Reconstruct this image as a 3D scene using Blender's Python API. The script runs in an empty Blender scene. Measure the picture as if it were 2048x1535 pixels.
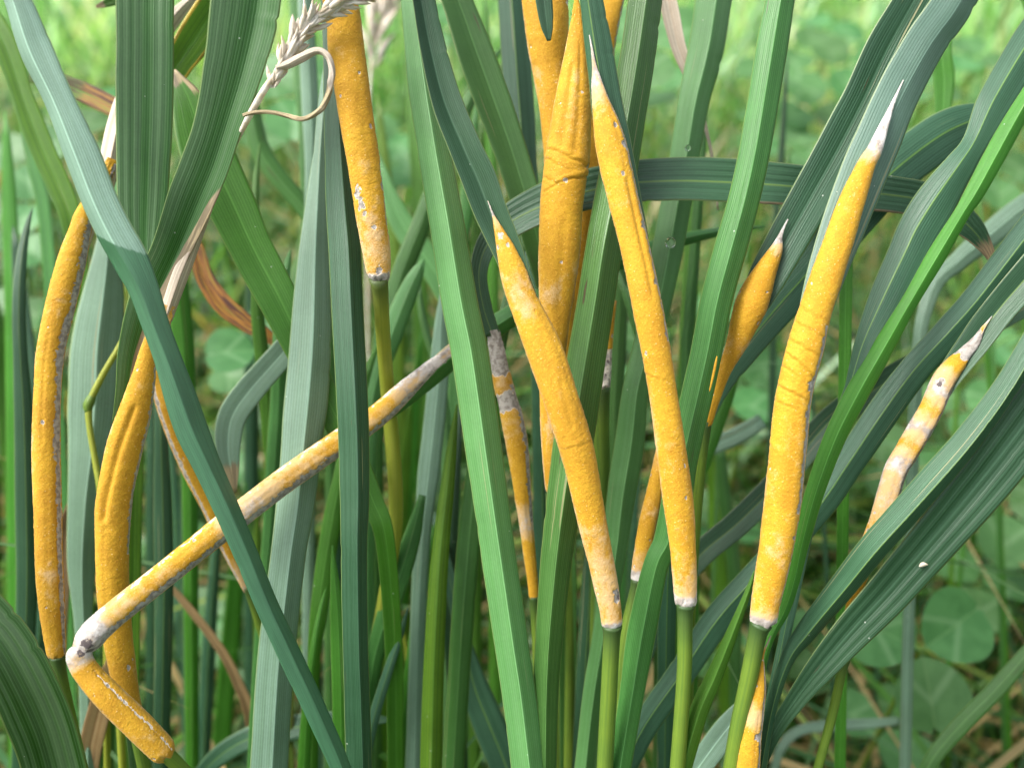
import bpy, math, random
import numpy as np
from mathutils import Vector, Matrix

# ------------------------------------------------------------------ camera, sky, sun, exposure
S = bpy.context.scene
PITCH, CAMZ, FPX = math.radians(28), 0.25, 1847.0      # down-tilt, height above the soil (m), focal length in photo pixels
cam_d = bpy.data.cameras.new('camera'); cam = bpy.data.objects.new('camera', cam_d)
S.collection.objects.link(cam); S.camera = cam
cam.location = (0, 0, CAMZ); cam.rotation_euler = (math.pi/2 - PITCH, 0, 0)
cam_d.sensor_width = 36; cam_d.lens = 36*FPX/2048
cam_d.clip_start, cam_d.clip_end = 0.005, 200
cam_d.dof.use_dof = True; cam_d.dof.focus_distance = 0.1175
cam_d.dof.aperture_fstop = cam_d.lens/1.9              # a 1.9 mm pupil, as in a phone
W = bpy.data.worlds.new('World'); S.world = W; W.use_nodes = True
SUN_EL, SUN_AZ = math.radians(52), math.radians(-104)  # azimuth from +y, clockwise
wn = W.node_tree; bgn = wn.nodes['Background']
sky = wn.nodes.new('ShaderNodeTexSky'); sky.sky_type = 'NISHITA'; sky.sun_disc = False
sky.sun_elevation, sky.sun_rotation = SUN_EL, SUN_AZ
sky.air_density, sky.dust_density, sky.ozone_density = 1.0, 4.0, 1.0
hs = wn.nodes.new('ShaderNodeHueSaturation'); hs.inputs['Saturation'].default_value = 0.35
wn.links.new(sky.outputs[0], hs.inputs['Color']); wn.links.new(hs.outputs[0], bgn.inputs[0])
bgn.inputs[1].default_value = 0.14
sun_d = bpy.data.lights.new('sun', 'SUN'); sun = bpy.data.objects.new('sun', sun_d); S.collection.objects.link(sun)
sun_d.energy, sun_d.angle, sun_d.color = 2.5, math.radians(36), (1.0, 0.97, 0.91)
sdir = Vector((math.sin(SUN_AZ)*math.cos(SUN_EL), math.cos(SUN_AZ)*math.cos(SUN_EL), math.sin(SUN_EL)))
sun.rotation_euler = sdir.to_track_quat('Z', 'Y').to_euler()
S.view_settings.view_transform = 'Standard'; S.view_settings.look = 'None'
S.view_settings.gamma = 1; S.view_settings.exposure = 1.0
S.render.engine = 'CYCLES'
S.cycles.max_bounces = 4; S.cycles.transmission_bounces = 4; S.cycles.diffuse_bounces = 2; S.cycles.glossy_bounces = 2

rng = np.random.default_rng(7); random.seed(7)
FWD = np.array([0, math.cos(PITCH), -math.sin(PITCH)]); UP = np.array([0, math.sin(PITCH), math.cos(PITCH)])
RGT = np.array([1.0, 0, 0]); CAM = np.array([0, 0, CAMZ])

def P(x, y, d):
    x, y, d = (np.asarray(v, float) for v in (x, y, d))
    return CAM + (FWD*d[..., None] + RGT*((x-1024)/FPX*d)[..., None] - UP*((y-767.5)/FPX*d)[..., None])

# ------------------------------------------------------------------ node helper and materials
class NT:
    def __init__(s, name):
        s.m = bpy.data.materials.new(name); s.m.use_nodes = True; s.t = s.m.node_tree
        for n in list(s.t.nodes): s.t.nodes.remove(n)
        s.out = s.t.nodes.new('ShaderNodeOutputMaterial')
    def n(s, typ, ins=(), **kw):
        nd = s.t.nodes.new('ShaderNode'+typ)
        for k, v in kw.items(): setattr(nd, k, v)
        for k, v in (ins.items() if isinstance(ins, dict) else enumerate(ins)):
            if v is None: continue
            if isinstance(v, bpy.types.NodeSocket): s.t.links.new(v, nd.inputs[k])
            else: nd.inputs[k].default_value = v
        return nd
    def M(s, op, a, b=None, c=None, clamp=False): return s.n('Math', (a, b, c), operation=op, use_clamp=clamp).outputs[0]
    def mix(s, f, a, b, mode='MIX'):
        nd = s.n('Mix', data_type='RGBA', blend_type=mode)
        for i, v in ((0, f), (6, a), (7, b)):
            if isinstance(v, bpy.types.NodeSocket): s.t.links.new(v, nd.inputs[i])
            else: nd.inputs[i].default_value = v if i == 0 else (*v, 1) if len(v) == 3 else v
        return nd.outputs[2]
    def attr(s, name): return s.n('Attribute', attribute_name=name)
    def noise(s, vec, scale, detail=2.0, rough=0.5): return s.n('TexNoise', {'Vector': vec, 'Scale': scale, 'Detail': detail, 'Roughness': rough}).outputs[0]
    def xyz(s, x, y, z): return s.n('CombineXYZ', (x, y, z)).outputs[0]
    def step(s, v, a, b): return s.n('MapRange', (v, a, b, 0.0, 1.0), interpolation_type='SMOOTHSTEP').outputs[0]
    def pos(s): return s.n('NewGeometry').outputs['Position']
    def done(s, sh): s.t.links.new(sh, s.out.inputs[0]); return s.m

def leaf_mat(name, a, b, stripe=0.5, bands=9.0, veins=17.0, rough=0.42, trans=0.28, tcol=None, lesion=0.0, edge=0.5, rib=0.6, dry=(0.55, 0.42, 0.24), speck=1.0, bump=0.5, sheen=0.0, ribcol=None, dry2=None):
    t = NT(name); at = t.n('SeparateXYZ', (t.attr('blade').outputs['Vector'],))
    u, v, mid = at.outputs; rnd = t.n('ObjectInfo').outputs['Random']; pos = t.pos()
    bandn = t.noise(t.xyz(t.M('MULTIPLY', u, bands), t.M('MULTIPLY', v, 0.06), t.M('MULTIPLY', rnd, 37.0)), 1.0, 2.0)
    band = t.step(bandn, 0.38, 0.62)
    fine = t.noise(t.xyz(t.M('MULTIPLY', u, 70.0), t.M('MULTIPLY', v, 0.5), t.M('MULTIPLY', rnd, 91.0)), 1.0, 2.0)
    vein = t.M('POWER', t.M('ABSOLUTE', t.M('COSINE', t.M('MULTIPLY', u, veins*math.pi))), 10.0)
    mott = t.noise(pos, 180.0, 3.0)
    grain = t.noise(pos, 2600.0, 2.0)
    col = t.mix(t.M('MULTIPLY', band, stripe), a, b)
    lum = t.M('ADD', 0.55, t.M('ADD', t.M('MULTIPLY', mott, 0.45), t.M('ADD', t.M('MULTIPLY', fine, 0.24), t.M('MULTIPLY', grain, 0.24))))
    col = t.mix(1.0, col, t.n('CombineColor', (lum, lum, lum)).outputs[0], 'MULTIPLY')
    lite = tuple(min(1, 1.6*x+0.03) for x in b)
    col = t.mix(t.M('MULTIPLY', vein, 0.30), col, lite)
    dm = t.M('ABSOLUTE', t.M('SUBTRACT', u, mid))
    col = t.mix(t.M('MULTIPLY', t.M('SUBTRACT', 1.0, t.step(dm, 0.008, 0.03)), rib), col, ribcol or lite)
    de = t.M('ABSOLUTE', t.M('SUBTRACT', u, 0.5))
    col = t.mix(t.M('MULTIPLY', t.step(de, 0.465, 0.492), edge), col, (0.33, 0.42, 0.14))
    vo = t.n('TexVoronoi', {'Vector': pos, 'Scale': 420.0}); vr = t.n('SeparateXYZ', (vo.outputs['Color'],)).outputs[0]
    sp = t.M('MULTIPLY', t.M('LESS_THAN', vo.outputs['Distance'], 0.045), t.M('GREATER_THAN', vr, 0.70))
    col = t.mix(t.M('MULTIPLY', sp, 0.75*speck), col, (0.62, 0.68, 0.60))
    les = t.noise(t.xyz(t.M('MULTIPLY', u, 7.0), t.M('MULTIPLY', v, 0.9), t.M('MULTIPLY', rnd, 53.0)), 1.0, 3.0)
    th = 0.74 - 0.12*lesion
    col = t.mix(t.M('MULTIPLY', t.step(les, th, th+0.05), 0.85 if lesion else 0.0), col, (0.10, 0.055, 0.03))
    scr = t.noise(t.xyz(t.M('MULTIPLY', u, 16.0), t.M('MULTIPLY', v, 0.30), t.M('MULTIPLY', rnd, 71.0)), 1.0, 1.0)
    col = t.mix(t.M('MULTIPLY', t.step(scr, 0.735, 0.76), 0.55), col, (0.50, 0.44, 0.24))
    da = t.attr('dry').outputs['Fac']; dn = t.noise(t.xyz(t.M('MULTIPLY', u, 9.0), t.M('MULTIPLY', v, 1.5), rnd), 1.0, 4.0)
    df = t.step(t.M('ADD', da, t.M('MULTIPLY', t.M('SUBTRACT', dn, 0.5), 0.7)), 0.42, 0.62)
    df = t.M('MULTIPLY', df, t.M('GREATER_THAN', da, 0.01))
    dcol = t.mix(t.step(dn, 0.42, 0.60), dry, dry2 or tuple(x*0.45 for x in dry))
    col = t.mix(df, col, dcol)
    hsv = t.n('HueSaturation', {'Hue': t.M('ADD', 0.488, t.M('MULTIPLY', rnd, 0.024)), 'Saturation': 1.0, 'Value': t.M('ADD', 0.85, t.M('MULTIPLY', rnd, 0.3)), 'Color': col})
    col = hsv.outputs[0]
    h = t.M('ADD', t.M('MULTIPLY', t.M('COSINE', t.M('MULTIPLY', u, veins*2*math.pi)), 0.12), t.M('MULTIPLY', fine, 0.9))
    bp = t.n('Bump', {'Strength': bump, 'Distance': 0.00012, 'Height': h}).outputs[0]
    pr = t.n('BsdfPrincipled', {'Base Color': col, 'Roughness': t.M('ADD', rough-0.11, t.M('MULTIPLY', mott, 0.18)), 'Normal': bp, 'Specular IOR Level': 0.62})
    pr.inputs['Sheen Weight'].default_value = sheen; pr.inputs['Sheen Roughness'].default_value = 0.45
    tc = t.mix(1.0, col, (*(tcol or (1.25, 1.35, 0.55)), 1), 'MULTIPLY')
    tr = t.n('BsdfTranslucent', {'Color': tc, 'Normal': bp})
    ms = t.n('MixShader', (t.M('MULTIPLY', t.M('SUBTRACT', 1.0, t.M('MULTIPLY', df, 0.6)), trans), pr.outputs[0], tr.outputs[0]))
    return t.done(ms.outputs[0])

MAT = {}
MAT['glaucous'] = leaf_mat('glaucous_leaf', (0.165, 0.285, 0.185), (0.225, 0.365, 0.265), stripe=0.6, rough=0.40, trans=0.22, sheen=0.05, rib=0.9, tcol=(1.0, 1.2, 0.7))
MAT['blue'] = leaf_mat('bluegreen_leaf', (0.036, 0.112, 0.052), (0.060, 0.158, 0.084), stripe=0.7, rough=0.42, trans=0.22, rib=0.9, ribcol=(0.17, 0.31, 0.07), tcol=(1.1, 1.4, 0.5))
MAT['green'] = leaf_mat('green_leaf', (0.060, 0.190, 0.036), (0.095, 0.255, 0.062), stripe=0.6, rough=0.38, trans=0.32, lesion=0.4)
MAT['pale'] = leaf_mat('pale_green_leaf', (0.112, 0.290, 0.085), (0.160, 0.350, 0.130), stripe=0.5, rough=0.40)
MAT['dark'] = leaf_mat('dark_leaf', (0.020, 0.074, 0.026), (0.036, 0.104, 0.048), stripe=0.7, rough=0.44, trans=0.22, lesion=0.3, rib=0.5)
MAT['striped'] = leaf_mat('striped_leaf', (0.036, 0.145, 0.018), (0.115, 0.225, 0.095), stripe=0.95, bands=6.0, veins=22.0, rough=0.36, trans=0.38, rib=0.0, bump=0.35)
MAT['bright'] = leaf_mat('bright_green_leaf', (0.070, 0.235, 0.016), (0.10, 0.285, 0.035), stripe=0.7, rough=0.42, trans=0.42)
MAT['yellow'] = leaf_mat('yellowing_leaf', (0.15, 0.30, 0.018), (0.09, 0.22, 0.018), stripe=0.9, bands=12.0, rough=0.45, trans=0.42, edge=0.0, dry=(0.70, 0.50, 0.06))
MAT['rusty'] = leaf_mat('rusty_leaf', (0.12, 0.25, 0.03), (0.18, 0.28, 0.04), rough=0.5, trans=0.35, lesion=1.6, dry=(0.50, 0.23, 0.02), dry2=(0.075, 0.022, 0.010))
MAT['dusty'] = leaf_mat('dusty_leaf', (0.105, 0.200, 0.145), (0.145, 0.250, 0.195), stripe=0.6, rough=0.42, trans=0.2, rib=0.3, tcol=(1.0, 1.2, 0.7))
MAT['twoface'] = leaf_mat('two_faced_leaf', (0.185, 0.305, 0.215), (0.245, 0.385, 0.295), stripe=0.6, rough=0.38, trans=0.22, rib=0.9, tcol=(1.0, 1.2, 0.7), dry=(0.050, 0.150, 0.066), dry2=(0.042, 0.128, 0.056))
MAT['straw'] = leaf_mat('straw_leaf', (0.40, 0.27, 0.13), (0.30, 0.17, 0.075), stripe=0.9, rough=0.6, trans=0.25, tcol=(1.1, 1.0, 0.7), edge=0.0, lesion=0.5)
MAT['grey_straw'] = leaf_mat('grey_straw', (0.66, 0.58, 0.48), (0.36, 0.27, 0.20), stripe=0.8, bands=7.0, rough=0.6, trans=0.2, tcol=(1, 1, 1), edge=0.0, speck=0.0)

def stem_mat(name, a, b):
    t = NT(name); at = t.n('SeparateXYZ', (t.attr('blade').outputs['Vector'],)); u, v, w = at.outputs; pos = t.pos()
    f = t.noise(t.xyz(t.M('MULTIPLY', u, 40.0), t.M('MULTIPLY', v, 0.4), 0.0), 1.0, 2.0); m = t.noise(pos, 120.0, 3.0)
    col = t.mix(t.step(t.M('ADD', t.M('MULTIPLY', f, 0.6), t.M('MULTIPLY', m, 0.4)), 0.35, 0.65), a, b)
    col = t.mix(t.attr('dry').outputs['Fac'], col, (0.035, 0.08, 0.035))
    bp = t.n('Bump', {'Strength': 0.4, 'Distance': 0.0001, 'Height': f}).outputs[0]
    pr = t.n('BsdfPrincipled', {'Base Color': col, 'Roughness': 0.42, 'Normal': bp})
    tr = t.n('BsdfTranslucent', {'Color': t.mix(1.0, col, (1.3, 1.3, 0.6, 1), 'MULTIPLY')})
    return t.done(t.n('MixShader', (0.25, pr.outputs[0], tr.outputs[0])).outputs[0])
MAT['stem'] = stem_mat('stem_green', (0.22, 0.33, 0.04), (0.13, 0.24, 0.04))
MAT['stem_yellow'] = stem_mat('stem_yellow', (0.40, 0.43, 0.06), (0.28, 0.35, 0.04))

def fungus_mat():
    t = NT('orange_fungus'); s = t.n('SeparateXYZ', (t.attr('fungus').outputs['Vector'],)); pale, bare, dirt = s.outputs; pos = t.pos()
    rnd = t.n('ObjectInfo').outputs['Random']
    big = t.noise(pos, 160.0, 3.0); med = t.noise(pos, 700.0, 3.0, 0.6); fin = t.noise(pos, 5200.0, 2.0, 0.7)
    col = t.mix(t.step(t.M('ADD', t.M('MULTIPLY', big, 0.6), t.M('MULTIPLY', med, 0.4)), 0.36, 0.66), (0.50, 0.250, 0.008), (0.62, 0.340, 0.014))
    col = t.mix(t.step(fin, 0.55, 0.8), col, (0.82, 0.48, 0.06))
    col = t.mix(t.M('MULTIPLY', t.step(fin, 0.45, 0.30), 0.6), col, (0.42, 0.16, 0.01))
    pf = t.M('ADD', pale, t.M('ADD', t.M('MULTIPLY', t.M('SUBTRACT', med, 0.5), 0.55), t.M('MULTIPLY', t.M('SUBTRACT', fin, 0.5), 0.55)))
    col = t.mix(t.M('MULTIPLY', t.step(pf, 0.12, 0.62), 0.85), col, (0.64, 0.43, 0.21))
    col = t.mix(t.step(pf, 0.66, 1.10), col, t.mix(t.step(med, 0.38, 0.60), (0.34, 0.29, 0.26), (0.58, 0.52, 0.48)))
    col = t.mix(t.step(pf, 1.15, 1.5), col, t.mix(t.step(med, 0.35, 0.6), (0.50, 0.46, 0.42), (0.70, 0.67, 0.64)))
    vo = t.n('TexVoronoi', {'Vector': pos, 'Scale': 2300.0}); vr = t.n('SeparateXYZ', (vo.outputs['Color'],)).outputs[0]
    dot = t.M('MULTIPLY', t.M('LESS_THAN', vo.outputs['Distance'], 0.17), t.M('GREATER_THAN', vr, 0.72))
    col = t.mix(t.M('MULTIPLY', dot, 0.4), col, (0.90, 0.74, 0.40))
    bf = t.step(t.M('ADD', bare, t.M('MULTIPLY', t.M('SUBTRACT', med, 0.5), 0.8)), 0.40, 0.60)
    bf = t.M('MULTIPLY', bf, t.M('GREATER_THAN', bare, 0.05))
    bcol = t.mix(t.step(t.noise(pos, 1600.0, 3.0), 0.38, 0.62), (0.26, 0.225, 0.20), (0.47, 0.43, 0.39))
    rim = t.M('MULTIPLY', t.M('MULTIPLY', bf, t.M('SUBTRACT', 1.0, bf)), 3.6)
    col = t.mix(bf, col, bcol); col = t.mix(t.M('MINIMUM', rim, 1.0), col, (0.84, 0.76, 0.66))
    dd = t.step(t.M('ADD', dirt, t.M('MULTIPLY', t.M('SUBTRACT', t.noise(pos, 2200.0, 4.0, 0.75), 0.5), 2.6)), 0.55, 0.80)
    col = t.mix(t.M('MULTIPLY', dd, t.M('GREATER_THAN', dirt, 0.03)), col, (0.12, 0.095, 0.095))
    h = t.M('ADD', t.M('MULTIPLY', fin, 1.2), t.M('ADD', t.M('MULTIPLY', med, 0.12), t.M('MULTIPLY', vo.outputs['Distance'], -0.5)))
    bp = t.n('Bump', {'Strength': 0.6, 'Distance': 0.00007, 'Height': h}).outputs[0]
    pr = t.n('BsdfPrincipled', {'Base Color': col, 'Roughness': 0.72, 'Normal': bp, 'Specular IOR Level': 0.35})
    pr.inputs['Sheen Weight'].default_value = 0.15; pr.inputs['Subsurface Weight'].default_value = 0.0
    return t.done(pr.outputs[0])
MAT['fungus'] = fungus_mat()

def simple_mat(name, a, b, scale, rough, trans=0.0, spec=0.4):
    t = NT(name); pos = t.pos(); n1 = t.noise(pos, scale, 4.0, 0.6)
    col = t.mix(t.step(n1, 0.35, 0.65), a, b)
    bp = t.n('Bump', {'Strength': 0.5, 'Distance': 0.3/scale, 'Height': n1}).outputs[0]
    sh = t.n('BsdfPrincipled', {'Base Color': col, 'Roughness': rough, 'Normal': bp, 'Specular IOR Level': spec}).outputs[0]
    if trans: sh = t.n('MixShader', (trans, sh, t.n('BsdfTranslucent', {'Color': col}).outputs[0])).outputs[0]
    return t.done(sh)
MAT['husk'] = simple_mat('dry_husk', (0.88, 0.83, 0.74), (0.70, 0.58, 0.43), 700.0, 0.6, 0.25)
t = NT('water'); MAT['water'] = t.done(t.n('BsdfPrincipled', {'Base Color': (1, 1, 1, 1), 'Roughness': 0.0, 'IOR': 1.33, 'Transmission Weight': 1.0}).outputs[0])

def ground_mat():
    t = NT('soil_and_moss'); pos = t.pos(); n1 = t.noise(pos, 22.0, 5.0, 0.65); n2 = t.noise(pos, 260.0, 4.0, 0.6)
    col = t.mix(t.step(n2, 0.35, 0.65), (0.040, 0.028, 0.018), (0.014, 0.010, 0.007))
    col = t.mix(t.step(n1, 0.40, 0.55), col, (0.045, 0.095, 0.022))
    y = t.n('SeparateXYZ', (pos,)).outputs[1]
    col = t.mix(t.step(y, 2.0, 6.0), col, t.mix(t.step(t.noise(pos, 6.0, 4.0), 0.4, 0.6), (0.07, 0.16, 0.03), (0.12, 0.22, 0.05)))
    bp = t.n('Bump', {'Strength': 0.8, 'Distance': 0.003, 'Height': n2}).outputs[0]
    return t.done(t.n('BsdfPrincipled', {'Base Color': col, 'Roughness': 0.9, 'Normal': bp}).outputs[0])
MAT['ground'] = ground_mat()

def meadow_mat(name='meadow_leaf', k=1.0, haze=0.0):
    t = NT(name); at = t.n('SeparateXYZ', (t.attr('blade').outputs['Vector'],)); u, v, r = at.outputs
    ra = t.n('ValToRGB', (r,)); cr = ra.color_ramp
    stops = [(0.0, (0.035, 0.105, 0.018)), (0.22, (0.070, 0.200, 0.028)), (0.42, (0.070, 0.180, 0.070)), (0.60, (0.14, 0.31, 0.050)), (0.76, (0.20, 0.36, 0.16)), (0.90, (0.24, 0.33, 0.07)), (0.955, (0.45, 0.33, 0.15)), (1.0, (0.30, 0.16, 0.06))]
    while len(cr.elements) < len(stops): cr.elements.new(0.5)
    for e, (p, c) in zip(cr.elements, stops): e.position = p; g0 = sum(c)/3*haze; e.color = (*(min(0.7, (x*(1-haze)+g0)*k) for x in c), 1)
    cr.interpolation = 'CONSTANT'
    n1 = t.noise(t.xyz(t.M('MULTIPLY', u, 6.0), v, t.M('MULTIPLY', r, 77.0)), 1.0, 2.0)
    lum = t.M('ADD', 0.7, t.M('MULTIPLY', n1, 0.6)); col = t.mix(1.0, ra.outputs[0], t.n('CombineColor', (lum, lum, lum)).outputs[0], 'MULTIPLY')
    pr = t.n('BsdfPrincipled', {'Base Color': col, 'Roughness': 0.32})
    tr = t.n('BsdfTranslucent', {'Color': t.mix(1.0, col, (1.3, 1.4, 0.6, 1), 'MULTIPLY')})
    return t.done(t.n('MixShader', (0.35, pr.outputs[0], tr.outputs[0])).outputs[0])
MAT['meadow'] = meadow_mat(); MAT['hazy_lit_meadow'] = meadow_mat('hazy_lit_meadow_leaf', 2.3, 0.18)  # second copy brightened and greyed: sunlight and haze put into the leaf colour

def clover_mat():
    t = NT('clover_leaf'); at = t.n('SeparateXYZ', (t.attr('blade').outputs['Vector'],)); a, b, r = at.outputs; rnd = t.n('ObjectInfo').outputs['Random']; pos = t.pos()
    n1 = t.noise(pos, 300.0, 3.0)
    col = t.mix(t.step(n1, 0.35, 0.65), (0.075, 0.205, 0.060), (0.10, 0.25, 0.08))
    d = t.M('ABSOLUTE', t.M('SUBTRACT', t.M('ADD', b, t.M('MULTIPLY', t.M('ABSOLUTE', a), 0.55)), 0.62))
    col = t.mix(t.M('MULTIPLY', t.M('SUBTRACT', 1.0, t.step(d, 0.02, 0.10)), 0.55), col, (0.20, 0.36, 0.17))
    col = t.mix(t.M('MULTIPLY', t.M('SUBTRACT', 1.0, t.step(t.M('ABSOLUTE', a), 0.01, 0.04)), 0.4), col, (0.20, 0.36, 0.14))
    col = t.n('HueSaturation', {'Hue': t.M('ADD', 0.485, t.M('MULTIPLY', rnd, 0.03)), 'Value': t.M('ADD', 0.8, t.M('MULTIPLY', rnd, 0.4)), 'Color': col}).outputs[0]
    pr = t.n('BsdfPrincipled', {'Base Color': col, 'Roughness': 0.5}); tr = t.n('BsdfTranslucent', {'Color': t.mix(1.0, col, (1.2, 1.3, 0.6, 1), 'MULTIPLY')})
    return t.done(t.n('MixShader', (0.3, pr.outputs[0], tr.outputs[0])).outputs[0])
MAT['clover'] = clover_mat()

# ------------------------------------------------------------------ mesh helpers
def mesh(name, V, Q, attrs=None, mat=None, smooth=True):
    V = np.asarray(V, np.float32); Q = np.asarray(Q, np.int32); k = Q.shape[1]
    me = bpy.data.meshes.new(name)
    me.vertices.add(len(V)); me.vertices.foreach_set('co', V.ravel())
    me.loops.add(Q.size); me.loops.foreach_set('vertex_index', Q.ravel())
    me.polygons.add(len(Q)); me.polygons.foreach_set('loop_start', np.arange(0, Q.size, k, dtype=np.int32))
    me.polygons.foreach_set('use_smooth', np.full(len(Q), smooth))
    me.update(calc_edges=True)
    for an, arr in (attrs or {}).items():
        arr = np.asarray(arr, np.float32)
        a = me.attributes.new(an, 'FLOAT_VECTOR' if arr.ndim == 2 else 'FLOAT', 'POINT')
        a.data.foreach_set('vector' if arr.ndim == 2 else 'value', arr.ravel())
    if mat: me.materials.append(mat)
    me.validate()
    return me

def link(name, me, parent=None):
    o = bpy.data.objects.new(name, me); S.collection.objects.link(o)
    if parent is not None:
        o.parent = parent; o.matrix_parent_inverse = Matrix.Translation(-Vector(parent.location))
    return o

def tag(o, label=None, cat=None, group=None, kind=None):
    for k, v in (('label', label), ('category', cat), ('group', group), ('kind', kind)):
        if v: o[k] = v
    return o

def empty(name, loc):
    o = bpy.data.objects.new(name, None); S.collection.objects.link(o); o.location = loc; o.empty_display_size = 0.01
    return o

def grid_faces(n, m, off=0, closed=False):
    i = np.arange(n-1)[:, None]*m; j = np.arange(m if closed else m-1)[None, :]; j2 = (j+1) % m
    return np.stack([i+j, i+j2, i+m+j2, i+m+j], -1).reshape(-1, 4) + off

def smooth_path(pts, n):
    """Catmull-Rom through rows of any width, resampled to n rows evenly by arc length of the first two columns."""
    p = np.asarray(pts, float)
    if len(p) == 2: p = np.array([p[0], (p[0]+p[1])/2, p[1]])
    e = np.vstack([2*p[0]-p[1], p, 2*p[-1]-p[-2]]); out = []
    for i in range(1, len(e)-2):
        t = np.linspace(0, 1, 24, endpoint=False)[:, None]; a, b, c, d = e[i-1:i+3]
        out.append(0.5*((2*b)+(-a+c)*t+(2*a-5*b+4*c-d)*t*t+(-a+3*b-3*c+d)*t**3))
    q = np.vstack(out+[p[-1:]])
    s = np.concatenate([[0], np.cumsum(np.linalg.norm(np.diff(q[:, :2], axis=0), axis=1))])
    si = np.linspace(0, s[-1], n)
    return np.stack([np.interp(si, s, q[:, k]) for k in range(q.shape[1])], 1)

def E(rows, d=None):
    """rows (y, x_left, x_right[, depth]) of a mostly upright outline -> (cx, y, perpendicular width[, depth])"""
    r = np.asarray(rows, float); cx = (r[:, 1]+r[:, 2])/2; dx = np.gradient(cx, r[:, 0])
    w = (r[:, 2]-r[:, 1])*np.cos(np.arctan(dx))
    return np.stack([cx, r[:, 0], w] + ([r[:, 3]] if r.shape[1] > 3 else []), 1)

def hash3(ix, iy, iz, seed):
    h = (ix.astype(np.int64)*374761393 + iy.astype(np.int64)*668265263 + iz.astype(np.int64)*2147483647 + seed*1274126177) & 0xffffffff
    h = ((h ^ (h >> 13))*1274126177) & 0xffffffff; h = ((h ^ (h >> 16))*2246822519) & 0xffffffff
    return ((h ^ (h >> 15)) & 0xffffff)/float(0xffffff)
def vnoise(x, y, z, seed=0):
    ix, iy, iz = np.floor(x), np.floor(y), np.floor(z); fx, fy, fz = x-ix, y-iy, z-iz
    fx, fy, fz = (f*f*(3-2*f) for f in (fx, fy, fz)); r = 0
    for a in (0, 1):
        for b in (0, 1):
            for c in (0, 1):
                r = r + hash3(ix+a, iy+b, iz+c, seed)*(fx if a else 1-fx)*(fy if b else 1-fy)*(fz if c else 1-fz)
    return r
def sstep(x, a, b):
    t = np.clip((x-a)/(b-a), 0, 1); return t*t*(3-2*t)

def nrm(v): return v/np.maximum(np.linalg.norm(v, axis=-1, keepdims=True), 1e-12)
def tangents(C): return nrm(np.gradient(C, axis=0))
def rot_about(v, k, a):
    a = a[:, None]; return v*np.cos(a) + np.cross(k, v)*np.sin(a) + k*np.sum(k*v, -1, keepdims=True)*(1-np.cos(a))

def root_curve(p, tdir, n=16, gx=None, spread=0.85, back=0.03):
    """from the lowest visible point down to the soil"""
    g = np.array([p[0]*spread if gx is None else gx, p[1]+back, -0.004]); L = np.linalg.norm(g-p)
    td = np.array(tdir); td = td if td[2] < -0.2 else nrm(td+np.array([0, 0, -0.8]))
    b1 = p+td*L*0.38; b2 = g+np.array([0, 0, L*0.35]); t = np.linspace(0, 1, n+1)[1:, None]
    return (1-t)**3*p+3*(1-t)**2*t*b1+3*(1-t)*t*t*b2+t**3*g

def tip_curve(p, tdir, L, n=14, droop=0.3):
    t = np.linspace(0, 1, n+1)[1:, None]
    q = p + tdir*t*L; q = q + np.array([0, 0.0, -1.0])*(t**2)*L*droop + np.array([0, 0.35, 0])*(t**2)*L*droop
    return q[::-1]

def curve_depth(pts, d):
    p = np.asarray(pts, float)
    if p.shape[1] == 3:
        d = (d, d) if np.isscalar(d) else d
        s = np.concatenate([[0], np.cumsum(np.linalg.norm(np.diff(p[:, :2], axis=0), axis=1))]); s /= s[-1]
        p = np.hstack([p, np.interp(s, np.linspace(0, 1, len(d)), d)[:, None]])
    return p

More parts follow.
